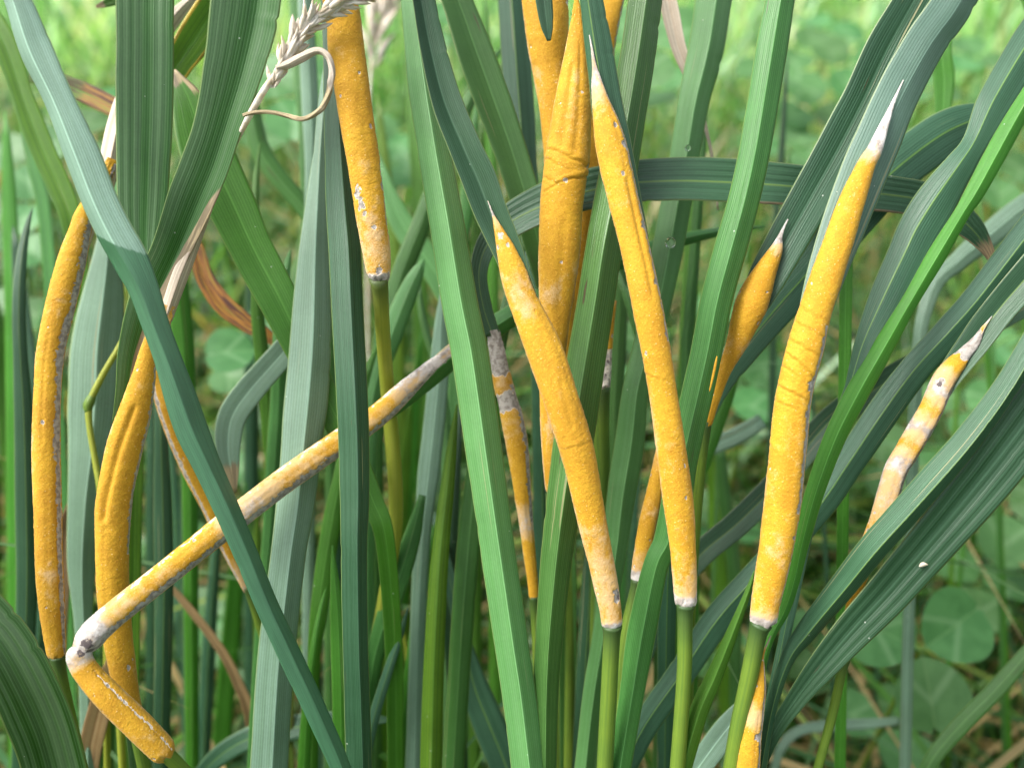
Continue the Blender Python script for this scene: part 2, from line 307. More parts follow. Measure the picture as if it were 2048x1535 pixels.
BASES = {}
def blade_mesh(name, pts, d=0.118, n=110, nu=17, fold=0.35, mid=0.0, twist=(0,), ridge=0.0, ridges=8, mat='green', thick=0.00022, tip=None, root=True, wave=0.02, dry=None, gx=None, curl=0.0, spread=0.85, back=0.03, seed=0):
    """a leaf of real thickness along a centre line given as (x, y, width) in photo pixels with depth d in metres"""
    p = smooth_path(curve_depth(pts, d), n)
    C = P(p[:, 0], p[:, 1], p[:, 3]); hw = np.maximum(p[:, 2], 1.0)/2*p[:, 3]/FPX
    s01 = np.linspace(0, 1, n); tw = np.radians(np.interp(s01, np.linspace(0, 1, len(twist)), twist))
    T = tangents(C); Wd = nrm(np.cross(T, C-CAM)); hw = hw/np.maximum(np.cos(tw), 0.35)
    nt = nr = 0
    if tip:
        q = tip_curve(C[0], -T[0], tip); nt = len(q); C = np.vstack([q, C]); tt = np.linspace(0, 1, nt+1)[:-1]
        hw = np.concatenate([hw[0]*(0.03+0.97*np.sin(tt*math.pi/2)**0.7), hw]); tw = np.concatenate([np.full(nt, tw[0]), tw]); Wd = np.vstack([np.repeat(Wd[:1], nt, 0), Wd])
    if root:
        q = root_curve(C[-1], T[-1], gx=gx, spread=spread, back=back); nr = len(q); C = np.vstack([C, q])
        hw = np.concatenate([hw, hw[-1]*np.linspace(1, 0.65, nr)]); tw = np.concatenate([tw, np.full(nr, tw[-1])]); Wd = np.vstack([Wd, np.repeat(Wd[-1:], nr, 0)])
    T = tangents(C); Wd = nrm(Wd-T*np.sum(Wd*T, -1, keepdims=True)); Nn = np.cross(Wd, T)
    Wd, Nn = Wd*np.cos(tw)[:, None]+Nn*np.sin(tw)[:, None], Nn*np.cos(tw)[:, None]-Wd*np.sin(tw)[:, None]
    N = len(C); h1 = max(3, int(round(nu*(mid+1)/2))); u = np.concatenate([np.linspace(-1, mid-0.02, h1), [mid], np.linspace(mid+0.02, 1, max(3, nu-h1-1))]); nu = len(u)
    L = np.concatenate([[0], np.cumsum(np.linalg.norm(np.diff(C, axis=0), axis=1))])
    w1 = 1+wave*(vnoise(L*260, L*0+3.3, L*0, 11+seed)-0.5)*2; w2 = 1+wave*(vnoise(L*260, L*0+9.3, L*0, 23+seed)-0.5)*2
    nick = lambda q: 1-0.07*np.clip((vnoise(L*900, L*0+q, L*0, 31+seed)-0.80)/0.2, 0, 1)*(vnoise(L*150, L*0+q, L*0, 41) > 0.55)
    w1, w2 = w1*nick(1.7), w2*nick(6.1)
    off = np.where(u < mid, (mid-u)/(mid+1), (u-mid)/(1-mid))
    prof = fold*(np.sqrt(off**2+0.0006)-0.02) + ridge*np.cos(u*ridges*math.pi) + curl*off**2
    prof = prof[None, :]*np.ones((N, 1))
    prof += 0.06*(vnoise(L[:, None]*90+0*u, u[None, :]*1.2+0*L[:, None], 0*L[:, None]+0*u, 5+seed)-0.5)
    uu = np.where(u[None, :] < 0, u[None, :]*w1[:, None], u[None, :]*w2[:, None])
    base = C[:, None, :] + Wd[:, None, :]*(uu*hw[:, None])[..., None] - Nn[:, None, :]*(prof*hw[:, None])[..., None]
    th = thick/2*(1-0.85*np.abs(u)**4)*np.clip(hw/hw.max()*1.5, 0.15, 1)[:, None]
    Fv = base-Nn[:, None, :]*th[..., None]; Bv = base+Nn[:, None, :]*th[..., None]
    V = np.vstack([Fv.reshape(-1, 3), Bv.reshape(-1, 3)]); o = N*nu
    f1 = grid_faces(N, nu); f2 = grid_faces(N, nu, o)[:, ::-1]
    i = np.arange(N-1)*nu; e1 = np.stack([i, i+nu, o+i+nu, o+i], -1); j = i+nu-1; e2 = np.stack([j, o+j, o+j+nu, j+nu], -1)
    k = np.arange(nu-1); c1 = np.stack([k, o+k, o+k+1, k+1], -1); k = k+(N-1)*nu; c2 = np.stack([k, k+1, o+k+1, o+k], -1)
    Q = np.vstack([f1, f2, e1, e2, c1, c2])
    u01 = ((u+1)/2)[None, :]*np.ones((N, 1)); at = np.stack([u01, (L*100)[:, None]*np.ones((1, nu)), np.full((N, nu), (mid+1)/2)], -1).reshape(-1, 3)
    dr = np.zeros((N, nu))
    if dry is not None:
        sv = np.full(N, 1.0); sv[nt:N-nr] = s01; sv[:nt] = -np.linspace(0.3, 0.01, nt) if nt else 0
        dr = np.clip(dry(sv[:, None]+0*u, u01), 0, 1)
    return mesh(name, V, Q, {'blade': np.vstack([at, at]), 'dry': np.concatenate([dr.ravel(), dr.ravel()])}, MAT[mat]), C

def tube_mesh(name, pts, d=0.12, n=60, m=14, mat='stem', root=True, dark_top=0.03, gx=None, spread=0.85, back=0.03, cap=True):
    p = smooth_path(curve_depth(pts, d), n); C = P(p[:, 0], p[:, 1], p[:, 3]); R = p[:, 2]/2*p[:, 3]/FPX
    n0 = len(C)
    if root:
        q = root_curve(C[-1], tangents(C)[-1], n=20, gx=gx, spread=spread, back=back); C = np.vstack([C, q]); R = np.concatenate([R, np.full(len(q), R[-1])])
    T = tangents(C); A = nrm(np.cross(T, C-CAM)); A = nrm(A-T*np.sum(A*T, -1, keepdims=True)); B = np.cross(A, T)
    th = np.arange(m)/m*2*math.pi; rr = R[:, None]*(1+0.03*np.cos(th*6)[None, :])
    V = C[:, None]+A[:, None]*(np.cos(th)*rr)[..., None]+B[:, None]*(np.sin(th)*rr)[..., None]
    N = len(C); L = np.concatenate([[0], np.cumsum(np.linalg.norm(np.diff(C, axis=0), axis=1))])
    V = np.vstack([V.reshape(-1, 3), C[:1], C[-1:]]); Q = grid_faces(N, m, closed=True)
    j = np.arange(m); caps = np.vstack([np.stack([np.full(m, N*m), (j+1) % m, j, np.full(m, N*m)], -1), np.stack([np.full(m, N*m+1), (N-1)*m+j, (N-1)*m+(j+1) % m, np.full(m, N*m+1)], -1)])
    at = np.stack([np.broadcast_to(np.abs(th/math.pi-1), (N, m)), np.broadcast_to((L*100)[:, None], (N, m)), np.zeros((N, m))], -1).reshape(-1, 3); at = np.vstack([at, at[:1], at[-1:]])
    dk = np.broadcast_to(np.clip(1-L/L[-1]/max(dark_top, 1e-4), 0, 1)[:, None]*(dark_top > 0), (N, m)).ravel(); dk = np.concatenate([dk, dk[:1], dk[-1:]])
    Q3 = np.vstack([Q[:, [0, 1, 2]], Q[:, [0, 2, 3]], caps[:, :3]])
    return mesh(name, V, Q3, {'blade': at, 'dry': dk*0.8}, MAT[mat]), C

def sleeve_mesh(name, pts, d=0.118, n=420, m=60, strips=(), holes=(), grooves=(), wrinkles=(), pale=((0, 0), (1, 0)), bare=(), dirt=(), flat=0.72, tipflat=0.25, seed=1, base_round=0.012, top_round=0.0, rough=1.0, patchy=None):
    """the fungal sleeve: a swollen, granular tube round the stem; angles: 0 faces out of the tuft, +90 is its right flank"""
    p = smooth_path(curve_depth(pts, d), n); C = P(p[:, 0], p[:, 1], p[:, 3]); R = np.maximum(p[:, 2], 0.8)/2*p[:, 3]/FPX
    T = tangents(C); A = nrm(np.cross(T, C-CAM)); A = nrm(A-T*np.sum(A*T, -1, keepdims=True)); B = -np.cross(A, T)     # A right, B outwards
    s = np.linspace(0, 1, n)
    if base_round: R = R*np.sqrt(np.clip(1-np.clip((s-1+base_round)/base_round, 0, 1)**2*0.75, 0.02, 1))
    if top_round: R = R*np.sqrt(np.clip(1-np.clip((top_round-s)/top_round, 0, 1)**2*0.8, 0.02, 1))
    th = np.arange(m)/m*2*math.pi; deg = np.degrees(th); deg = np.where(deg > 180, deg-360, deg)
    L = np.concatenate([[0], np.cumsum(np.linalg.norm(np.diff(C, axis=0), axis=1))])
    S2 = s[:, None]+0*th; D2 = deg[None, :]+0*s[:, None]; rad = R.max()
    cx, cy, cz = np.sin(th)[None, :]*rad*1000+0*S2, np.cos(th)[None, :]*rad*1000+0*S2, L[:, None]*1000+0*S2
    n_lo = vnoise(cx*0.35, cy*0.35, cz*0.28, seed)-0.5; n_md = vnoise(cx*1.6, cy*1.6, cz*1.6, seed+1)-0.5; n_hi = vnoise(cx*5, cy*5, cz*5, seed+2)-0.5
    n_fi = rng.random((n, m))-0.5
    disp = (n_lo*0.00012 + n_md*0.00002 + n_hi*0.00003*rough + n_fi*0.00004*rough)
    def dd(a): return (D2-a+180) % 360-180
    gs = np.random.default_rng(seed+500); Lmm = L[-1]*1000; big = min(1.0, Lmm/30)
    grooves = list(grooves)+[(a_, a_+gs.uniform(-14, 14), s_, min(0.98, s_+gs.uniform(0.15, 0.4)), gs.uniform(6, 12), gs.uniform(0.03, 0.09)) for a_, s_ in [(gs.uniform(-65, 65), gs.uniform(0.1, 0.7)) for _ in range(4)]]
    wrinkles = list(wrinkles)+[(gs.uniform(0.12, 0.96), gs.uniform(-0.02, 0.02), gs.uniform(-70, 70), gs.uniform(14, 40), gs.uniform(0.012, 0.035)*big) for _ in range(7)]
    holes = list(holes)+[(gs.uniform(0.1, 0.97), gs.choice([-1, 1])*gs.uniform(15, 80), gs.uniform(0.10, 0.28), gs.uniform(0.35, 0.9)) for _ in range(6)]
    for a0, a1, s0, s1, wd, dep in grooves:                                  # angle at s0, at s1, range, width in degrees, depth in mm
        a = a0+(a1-a0)*np.clip((S2-s0)/(s1-s0), 0, 1)
        disp -= dep*0.001*np.exp(-(dd(a)/wd)**2)*sstep(S2, s0, s0+0.02)*(1-sstep(S2, s1-0.02, s1))
    for s0, slope, a0, aw, dep in wrinkles:                                  # across the sleeve
        x = (S2-s0-slope*np.sin(np.radians(D2))+0.012*n_lo+0.005*n_md)*L[-1]*1000
        disp += dep*0.001*(0.7*np.exp(-((x+0.45)/0.42)**2)-np.exp(-(x/0.15)**2))*np.exp(-(dd(a0)/aw)**4)
    bm = np.zeros((n, m))
    for a0, hw_, s0, s1, st in strips:
        e = np.abs(dd(a0))/hw_ - 0.9*n_md - 0.8*n_hi*rough
        bm = np.maximum(bm, st*(1-sstep(e, 0.75, 1.15))*sstep(S2, s0, s0+0.015)*(1-sstep(S2, s1-0.015, s1)))
    for s0, a0, r_mm, st in holes:
        x = (S2-s0)*L[-1]*1000; y = np.radians(dd(a0))*R[:, None]*1000
        bm = np.maximum(bm, st*(1-sstep(np.sqrt(x*x*0.6+y*y)/r_mm+1.2*n_md+0.8*n_hi, 0.6, 1.15)))
    for s0, s1, st in bare: bm = np.maximum(bm, st*sstep(S2+0.03*n_md, s0-0.008, s0+0.012)*(1-sstep(S2+0.03*n_md, s1-0.012, s1+0.008)))
    if patchy: bm = np.maximum(bm, patchy(S2, D2, n_lo, n_md, n_hi, dd))
    disp -= 0.00016*np.clip(bm, 0, 1)
    pl = np.interp(s, [q[0] for q in pale], [q[1] for q in pale])[:, None]-0.08+0.65*n_lo+0.35*n_md+0.25*np.clip(np.abs(np.sin(np.radians(D2)))-0.86, 0, 1)/0.14*(vnoise(cz*0.9, cx*0, cy*0, seed+9))
    pl = pl
    dk = np.zeros((n, m))
    for s0, a0, r_mm in dirt:
        x = (S2-s0)*L[-1]*1000; y = np.radians(dd(a0))*R[:, None]*1000
        dk = np.maximum(dk, 1-sstep(np.sqrt(x*x+y*y)/r_mm, 0.3, 1.2))
    tipz = 1-sstep(S2, 0.0, 0.10)
    rr = R[:, None]*(1+(tipz*0.5+0.012)*(n_md+0.6*n_hi)*(0 if top_round else 1)) + disp*np.clip(R[:, None]/0.0012, 0.1, 1)
    flt = flat*(tipflat+(1-tipflat)*sstep(S2, 0.0, 0.16)) if not top_round else flat
    rag = (vnoise(np.cos(th)*2.2+5, np.sin(th)*2.2+5, th*0+seed, 77)-0.5)[None, :]*0.0007*sstep(S2, 1-0.0018/L[-1], 1.0)
    V = C[:, None]+A[:, None]*(np.sin(th)[None, :]*rr)[..., None]+B[:, None]*(np.cos(th)[None, :]*rr*flt)[..., None]+T[:, None]*rag[..., None]
    V = np.vstack([V.reshape(-1, 3), C[:1], C[-1:]]); at = np.stack([pl, bm, dk], -1).reshape(-1, 3); at = np.vstack([at, at[:1], at[-1:]])
    Q = grid_faces(n, m, closed=True)[:, ::-1]; j = np.arange(m)
    Q3 = np.vstack([Q[:, [0, 1, 2]], Q[:, [0, 2, 3]], np.stack([np.full(m, n*m), j, (j+1) % m], -1), np.stack([np.full(m, n*m+1), (n-1)*m+(j+1) % m, (n-1)*m+j], -1)])
    return mesh(name, V, Q3, {'fungus': at}, MAT['fungus']), C

def local(o_list, loc):
    for o in o_list: o.data.transform(Matrix.Translation(-Vector(loc)))

def blade_thing(label, group=None, cat='grass blade', name='grass_leaf', **kw):
    me, C = blade_mesh(name, **kw); loc = C[-1]
    me.transform(Matrix.Translation(-Vector(loc))); o = link(name, me); o.location = loc
    return tag(o, label, cat, group)

def part(name, me, root):
    me.transform(Matrix.Translation(-Vector(root.location))); o = bpy.data.objects.new(name, me); S.collection.objects.link(o); o.parent = root
    return o

SLEEVES = 'grass shoots coated by orange fungus'
def shoot(label, sleeve, stem=None, leaf=None, sleeve2=None, extra=()):
    """one infected shoot: fungal sleeve round the sheath, the stem below it, the leaf above"""
    parts = []; base = None
    if stem:
        stem = dict(stem); me, C = tube_mesh('stem', **stem); parts.append(('stem', me)); base = C[-1]
    me, C = sleeve_mesh('fungal_sleeve', **sleeve); parts.append(('fungal_sleeve', me))
    if base is None: base = C[-1]
    if sleeve2: me, C2 = sleeve_mesh('fungal_sleeve', **sleeve2); parts.append(('fungal_sleeve', me))
    for nm, kw in ([('leaf_blade', leaf)] if leaf else []) + list(extra):
        kw = dict(kw); kw.setdefault('root', False)
        me, _ = blade_mesh(nm, **kw); parts.append((nm, me))
    r = empty('grass_shoot', base); tag(r, label, 'grass shoot', SLEEVES)
    for nm, me in parts: part(nm, me, r)
    return r
#@@SETTING
# ------------------------------------------------------------------ the ground
def ground():
    xs = np.unique(np.concatenate([np.linspace(-1.2, 1.2, 81), np.linspace(-60, 60, 31)])); ys = np.unique(np.concatenate([np.linspace(-0.6, 2.2, 95), np.linspace(-60, 60, 31)]))
    X, Y = np.meshgrid(xs, ys); Z = 0.010*(vnoise(X*9, Y*9, X*0, 3)-0.5)+0.004*(vnoise(X*40, Y*40, X*0, 4)-0.5)
    Z = Z*(np.abs(X) < 3)*(np.abs(Y) < 3)
    V = np.stack([X, Y, Z], -1).reshape(-1, 3)
    return tag(link('ground', mesh('ground', V, grid_faces(len(ys), len(xs)), None, MAT['ground'])), kind='structure')
ground()

def meadow(name, label, n, y0, y1, hmin, hmax, wmin, wmax, seed, xk=0.72, x0=0.14, power=1.0, straw=0.0, lean=0.5, keep=None, mat='meadow'):
    g = np.random.default_rng(seed); K = 6
    y = y0+(y1-y0)*g.random(n)**power; x = (g.random(n)*2-1)*(xk*y+x0)
    if keep is not None: k = keep(x, y, g); x, y = x[k], y[k]; n = len(x)
    h = hmin+(hmax-hmin)*g.random(n); w = wmin+(wmax-wmin)*g.random(n); az = g.random(n)*2*math.pi; ln = lean*(0.15+g.random(n)**1.5); cv = g.random(n)*0.9
    t = np.linspace(0, 1, K)[None, :]
    ax = (ln[:, None]*t*0.5+cv[:, None]*ln[:, None]*t**2.5)*h[:, None]; z = h[:, None]*(t-0.30*(cv*ln)[:, None]*t**3)-0.006
    cx = x[:, None]+np.cos(az)[:, None]*ax; cy = y[:, None]+np.sin(az)[:, None]*ax
    tz = az+math.pi/2+(g.random(n)-0.5)*1.6; sx, sy = np.cos(tz), np.sin(tz)
    prof = np.array([0.75, 1.0, 1.0, 0.85, 0.55, 0.04])[None, :]*w[:, None]/2
    Lf = np.stack([cx-sx[:, None]*prof, cy-sy[:, None]*prof, z], -1); Rt = np.stack([cx+sx[:, None]*prof, cy+sy[:, None]*prof, z], -1)
    V = np.stack([Lf, Rt], 2).reshape(-1, 3)
    i = np.arange(n)[:, None]*2*K + np.arange(K-1)[None, :]*2; Q = np.stack([i, i+1, i+3, i+2], -1).reshape(-1, 4)
    r = g.random(n)*0.945; r = np.where(g.random(n) < straw, 0.955+0.045*g.random(n), r)
    at = np.zeros((n, K, 2, 3)); at[..., 0] = [0, 1]; at[..., 1] = (t*3)[..., None]; at[..., 2] = r[:, None, None]
    return tag(link(name, mesh(name, V, Q, {'blade': at.reshape(-1, 3)}, MAT[mat])), label, 'grass', kind='stuff')
meadow('undergrowth_grass', 'dense blurred grass filling the ground behind the orange sleeves', 6000, 0.26, 0.80, 0.06, 0.18, 0.0015, 0.0045, 21, power=0.9, straw=0.11, lean=1.5)
meadow('low_turf', 'short dark turf blades close to the soil under the tall grass', 11000, 0.10, 0.70, 0.02, 0.09, 0.0012, 0.003, 22, straw=0.3, lean=1.6)
meadow('tangled_grass', 'fine crossing grass blades tangled low behind the sleeves', 3200, 0.21, 0.62, 0.07, 0.19, 0.0008, 0.0028, 27, straw=0.30, lean=3.2)
meadow('unseen_shade_grass', 'unseen tall grass added round the tuft to shade its foot', 9000, -0.30, 0.95, 0.18, 0.32, 0.003, 0.006, 25, xk=0.0, x0=1.0, straw=0.05, lean=0.45,  # added outside the view to block low sky light from the tuft
    keep=lambda x, y, g: (~((y > -0.02) & (np.abs(x) < 0.62*y+0.17))) & (np.hypot(x, y) > 0.20))
meadow('unseen_front_shade_grass', 'unseen short grass added before the tuft to shade its lower part', 6000, -0.9, 0.05, 0.10, 0.20, 0.003, 0.006, 26, xk=0.0, x0=0.9, straw=0.05, lean=0.8, keep=lambda x, y, g: np.hypot(x, y) > 0.10)  # unseen, added below camera height so only the lower tuft is shaded
meadow('meadow_grass', 'meadow grass with sunlight and haze in its colour, far behind the orange sleeves', 11000, 0.7, 2.4, 0.06, 0.24, 0.002, 0.007, 23, straw=0.09, lean=1.6, mat='hazy_lit_meadow')
meadow('distant_grass', 'distant grass of the open meadow', 9000, 2.3, 7.0, 0.10, 0.26, 0.006, 0.014, 24, straw=0.08, lean=0.9, mat='hazy_lit_meadow')

# ------------------------------------------------------------------ infected shoots: the orange sleeves
# far left sleeve
shoot('slender bowed orange sleeve with a grey bare seam, crossed by the pale blue-green blade',
    sleeve=dict(pts=E([(318, 214, 236), (350, 199, 226), (390, 175, 205), (430, 150, 190), (470, 136, 180), (520, 117, 172), (600, 95, 153), (700, 76, 128), (800, 69, 120), (900, 67, 119), (1000, 69, 121), (1100, 72, 123), (1200, 78, 127), (1290, 92, 131), (1318, 98, 131)]), d=(0.126, 0.123, 0.122),
        strips=[(58, 26, 0.0, 0.62, 1), (60, 18, 0.5, 1.0, 0.9)], wrinkles=[(0.30, -0.01, -20, 70, 0.05), (0.42, 0.0, -20, 60, 0.05), (0.46, 0.0, -20, 60, 0.05)], pale=((0, 0.35), (0.1, 0.1), (0.5, 0.1), (1, 0.12)), seed=31, top_round=0.0),
    stem=dict(pts=[(114, 1312, 28), (122, 1360, 26), (140, 1440, 25), (165, 1545, 24)], d=(0.122, 0.125)),
    extra=[('leaf_sheath', dict(pts=E([(215, 225, 275), (262, 212, 255), (330, 196, 240), (400, 172, 218), (470, 150, 186), (560, 112, 160)]), d=(0.131, 0.127), mat='grey_straw', fold=-0.85, tip=0.03, nu=13, n=50))])
# big left sleeve with its dark striped leaf
shoot('thick ochre fungal sleeve with a long groove and a dark striped leaf on top',
    sleeve=dict(pts=E([(610, 322, 348), (640, 312, 345), (690, 284, 318), (760, 262, 311), (830, 236, 302), (900, 213, 285), (1000, 194, 264), (1060, 192, 259), (1150, 194, 256), (1250, 204, 262), (1350, 222, 272), (1430, 240, 284)]), d=(0.1195, 0.1225, 0.125), n=460,
        strips=[(80, 20, 0.0, 0.62, 0.9)], grooves=[(-8, -34, 0.24, 0.54, 11, 0.42), (-34, 0, 0.53, 0.56, 12, 0.3)], holes=[(0.98, 30, 0.4, 0.9)], pale=((0, 0.35), (0.1, 0.1), (0.7, 0.02), (0.9, 0.1), (1, 0.25)), seed=37),
    stem=dict(pts=[(262, 1420, 34), (275, 1470, 27), (291, 1545, 25)], d=(0.125, 0.128)),
    leaf=dict(pts=E([(-20, 432, 568), (50, 424, 556), (150, 412, 525), (250, 392, 488), (330, 366, 462), (400, 338, 432), (500, 305, 385), (600, 262, 338), (700, 240, 302), (780, 234, 282), (850, 226, 258)]), d=(0.1125, 0.118, 0.125), mat='striped', fold=0.32, mid=0.25, ridge=0.006, ridges=9, nu=33, twist=(-16, -16, -12), tip=0.07,
        dry=lambda s, u: 0.9*sstep(u+0.9*(s-0.42), 0.80, 0.96)*sstep(s, 0.36, 0.5)),
    extra=[('leaf_sheath', dict(pts=E([(330, 428, 452), (420, 398, 424), (500, 366, 396), (560, 340, 374), (640, 315, 344)]), d=(0.118, 0.1195), mat='grey_straw', fold=-1.02, nu=11, n=40))])
# broken stem folded at its elbow
shoot('broken fungus-coated stem folded sharply at a dark elbow, patchy yellow on dry white',
    sleeve=dict(pts=[(905, 700, 16), (860, 735, 26), (810, 780, 40), (770, 818, 46), (735, 846, 48), (675, 886, 50), (560, 967, 52), (455, 1048, 54), (335, 1143, 53), (215, 1240, 54), (180, 1275, 56), (158, 1305, 54)], d=(0.130, 0.125, 0.1175, 0.1125), n=460,
        strips=[(62, 26, 0.05, 1.0, 0.95), (-66, 22, 0.0, 0.95, 0.42)], pale=((0, 1.3), (0.13, 1.1), (0.17, 0.2), (0.3, 0.3), (0.45, 0.55), (0.53, 0.9), (0.59, 1.0), (0.62, 0.25), (0.75, 0.35), (0.9, 0.3), (0.925, 1.1), (1, 1.1)), dirt=[(0.972, 5, 1.1), (0.985, 55, 0.9)], seed=41, base_round=0.05),
    sleeve2=dict(pts=[(157, 1290, 50), (160, 1318, 48), (176, 1346, 50), (220, 1395, 54), (280, 1453, 56), (322, 1496, 52), (338, 1512, 44)], d=(0.1125, 0.113, 0.115), n=220, strips=[(30, 6, 0.2, 0.98, 0.55)], pale=((0, 1.2), (0.12, 0.9), (0.17, 0.05), (1, 0.1)), dirt=[(0.04, 10, 0.7)], seed=43, base_round=0.06, top_round=0.08),
    stem=dict(pts=[(332, 1506, 30), (372, 1545, 26)], d=(0.115, 0.117), dark_top=0.0),
    leaf=dict(pts=[(1010, 640, 44), (960, 672, 50), (905, 712, 48), (850, 760, 44), (790, 812, 34), (740, 856, 18)], d=(0.1335, 0.1325, 0.128), mat='green', fold=-0.59, tip=0.05, nu=13, n=60, dry=lambda s, u: 0.9*(1-sstep(u, 0.30, 0.42))*sstep(s, 0.05, 0.3)))
# slanting sleeve in shade behind
shoot('shaded olive-orange fungal sleeve slanting behind the folded broken stem',
    sleeve=dict(pts=[(318, 740, 18), (328, 790, 40), (372, 905, 46), (418, 1005, 38), (455, 1095, 26), (494, 1180, 14)], d=(0.132, 0.136, 0.139), n=260, m=44, strips=[(-58, 16, 0.05, 0.95, 0.8)], pale=((0, 0.05), (0.8, 0.1), (1, 0.9)), seed=47),
    stem=dict(pts=[(493, 1172, 14), (515, 1240, 14), (545, 1350, 14), (570, 1545, 15)], d=(0.139, 0.146)))
# sleeve under the seed head
shoot('smooth orange fungal sleeve hanging below the dry seed head, bare spot near its foot',
    sleeve=dict(pts=E([(-60, 634, 706), (0, 645, 716), (50, 653, 723), (100, 657, 729), (200, 672, 743), (300, 690, 757), (400, 706, 770), (500, 725, 780), (540, 733, 781), (564, 738, 780)]), d=(0.117, 0.1165, 0.118), n=440,
        holes=[(0.715, -42, 0.7, 1), (0.755, -38, 0.55, 1), (0.785, -30, 0.4, 0.9), (0.70, 70, 0.35, 0.9), (0.83, 5, 0.35, 0.8), (0.965, 5, 0.5, 0.9)], strips=[(86, 16, 0.62, 0.86, 0.8)], bare=[(0.975, 1.01, 0.75)], pale=((0, 0.02), (0.6, 0.02), (0.75, 0.15), (0.9, 0.35), (0.97, 0.3), (0.985, 1.3), (1, 1.3)), seed=53, base_round=0.02),
    stem=dict(pts=[(757, 556, 38), (761, 585, 31), (767, 680, 28), (776, 790, 28), (786, 900, 29), (792, 1000, 28), (788, 1080, 27), (768, 1200, 26), (742, 1340, 25), (716, 1545, 24)], d=(0.118, 0.1325, 0.138, 0.144, 0.150), mat='stem_yellow'))
# back sleeve with a green slot
shoot('orange fungal sleeve split at the top around a dark green slit',
    sleeve=dict(pts=E([(-60, 1040, 1136), (0, 1044, 1137), (50, 1050, 1138), (100, 1057, 1136), (150, 1067, 1133), (250, 1082, 1140), (400, 1092, 1145), (600, 1100, 1150), (760, 1110, 1145), (800, 1115, 1140)]), d=(0.1265, 0.128, 0.136), n=400,
        grooves=[(-4, 2, 0.0, 0.165, 14, 0.9)], pale=((0, 0.12), (0.3, 0.12), (1, 0.1)), strips=[(86, 22, 0, 0.1, 0.6)], seed=59),
    stem=dict(pts=[(1128, 790, 26), (1135, 900, 26), (1140, 1100, 26), (1138, 1545, 26)], d=(0.136, 0.15)),
    extra=[('leaf_blade', dict(pts=[(1082, -50, 34), (1088, 0, 34), (1094, 50, 26), (1098, 82, 8)], d=(0.1212, 0.1226), mat='dark', fold=0.30, tip=0.06, nu=11, n=30))])
# second back sleeve
shoot('orange fungal sleeve mostly hidden behind the wrinkled middle sleeve',
    sleeve=dict(pts=[(1232, -60, 54), (1222, 0, 52), (1205, 100, 50), (1190, 250, 48), (1172, 430, 44), (1160, 560, 42), (1148, 680, 36)], d=(0.135, 0.133, 0.136), n=300, m=44, strips=[(80, 16, 0, 0.3, 0.9)], pale=((0, 0), (1, 0.05)), seed=61),
    stem=dict(pts=[(1149, 670, 26), (1138, 800, 26), (1120, 1000, 26), (1112, 1545, 26)], d=(0.136, 0.155)))
# wrinkled middle sleeve
shoot('tall wrinkled orange fungal sleeve tapering to a point, creased across its middle',
    sleeve=dict(pts=E([(-20, 1152, 1154), (0, 1149, 1157), (30, 1144, 1164), (100, 1131, 1174), (200, 1110, 1182), (300, 1092, 1181), (370, 1083, 1172), (420, 1079, 1166), (500, 1077, 1160), (600, 1078, 1146), (700, 1078, 1132), (800, 1079, 1122), (900, 1084, 1118), (990, 1092, 1116)]), d=(0.120, 0.1215, 0.125), n=480,
        grooves=[(-14, -20, 0.14, 0.33, 9, 0.30), (22, 18, 0.10, 0.34, 8, 0.20), (10, 10, 0.45, 0.65, 10, 0.15)], wrinkles=[(0.335, 0.015, 0, 80, 0.20), (0.385, -0.022, 25, 75, 0.22), (0.36, 0.02, -40, 50, 0.16), (0.40, 0.028, -30, 50, 0.15)], holes=[(0.382, 5, 0.22, 1), (0.345, 76, 0.3, 0.9), (0.54, 10, 0.25, 0.6)], pale=((0, 0.1), (0.45, 0.02), (0.55, 0.2), (0.8, 0.12), (1, 0.4)), seed=67),
    stem=dict(pts=[(1104, 985, 26), (1105, 1100, 26), (1095, 1545, 26)], d=(0.125, 0.14)))
# front middle sleeve with the dark leaf
shoot('stout orange fungal sleeve slanting in front, a dark blue-green leaf rising from its torn tip',
    sleeve=dict(pts=E([(402, 975, 976.5), (432, 984, 990), (460, 987, 1008), (500, 992, 1034), (550, 1000, 1058), (600, 1014, 1078), (700, 1050, 1128), (800, 1086, 1160), (900, 1119, 1190), (1000, 1145, 1207), (1100, 1170, 1224), (1200, 1195, 1241), (1240, 1202, 1245), (1258, 1205, 1244)]), d=(0.1135, 0.1125, 0.1155), n=460,
        holes=[(0.085, 0, 0.4, 1), (0.11, 20, 0.3, 0.9), (0.105, -60, 0.3, 0.9), (0.925, 62, 0.75, 1), (0.03, -40, 0.3, 1)], dirt=[(0.93, 68, 0.45)], strips=[(84, 12, 0.0, 0.25, 0.7)], grooves=[(16, 6, 0.42, 0.55, 9, 0.15)], wrinkles=[(0.58, 0.0, 0, 60, 0.07)], bare=[(-0.01, 0.035, 0.6)], pale=((0, 0.9), (0.04, 0.6), (0.07, 0.35), (0.15, 0.2), (0.25, 0.3), (0.35, 0.05), (0.6, 0.02), (0.8, 0.3), (0.92, 0.5), (0.975, 0.4), (0.99, 1.3), (1, 1.3)), seed=71, base_round=0.016),
    stem=dict(pts=[(1224, 1250, 40), (1223, 1280, 33), (1218, 1380, 32), (1209, 1545, 32)], d=(0.1155, 0.12)),
    leaf=dict(pts=E([(-30, 812, 862), (0, 820, 866), (100, 836, 890), (200, 858, 922), (300, 896, 968), (360, 921, 998), (430, 951, 1022), (500, 985, 1049), (560, 1012, 1066), (640, 1046, 1096)]), d=(0.1125, 0.1135, 0.1139, 0.1136), mat='dark', fold=0.45, mid=-0.1, twist=(30, 12, -8, -12), tip=0.06, nu=21))
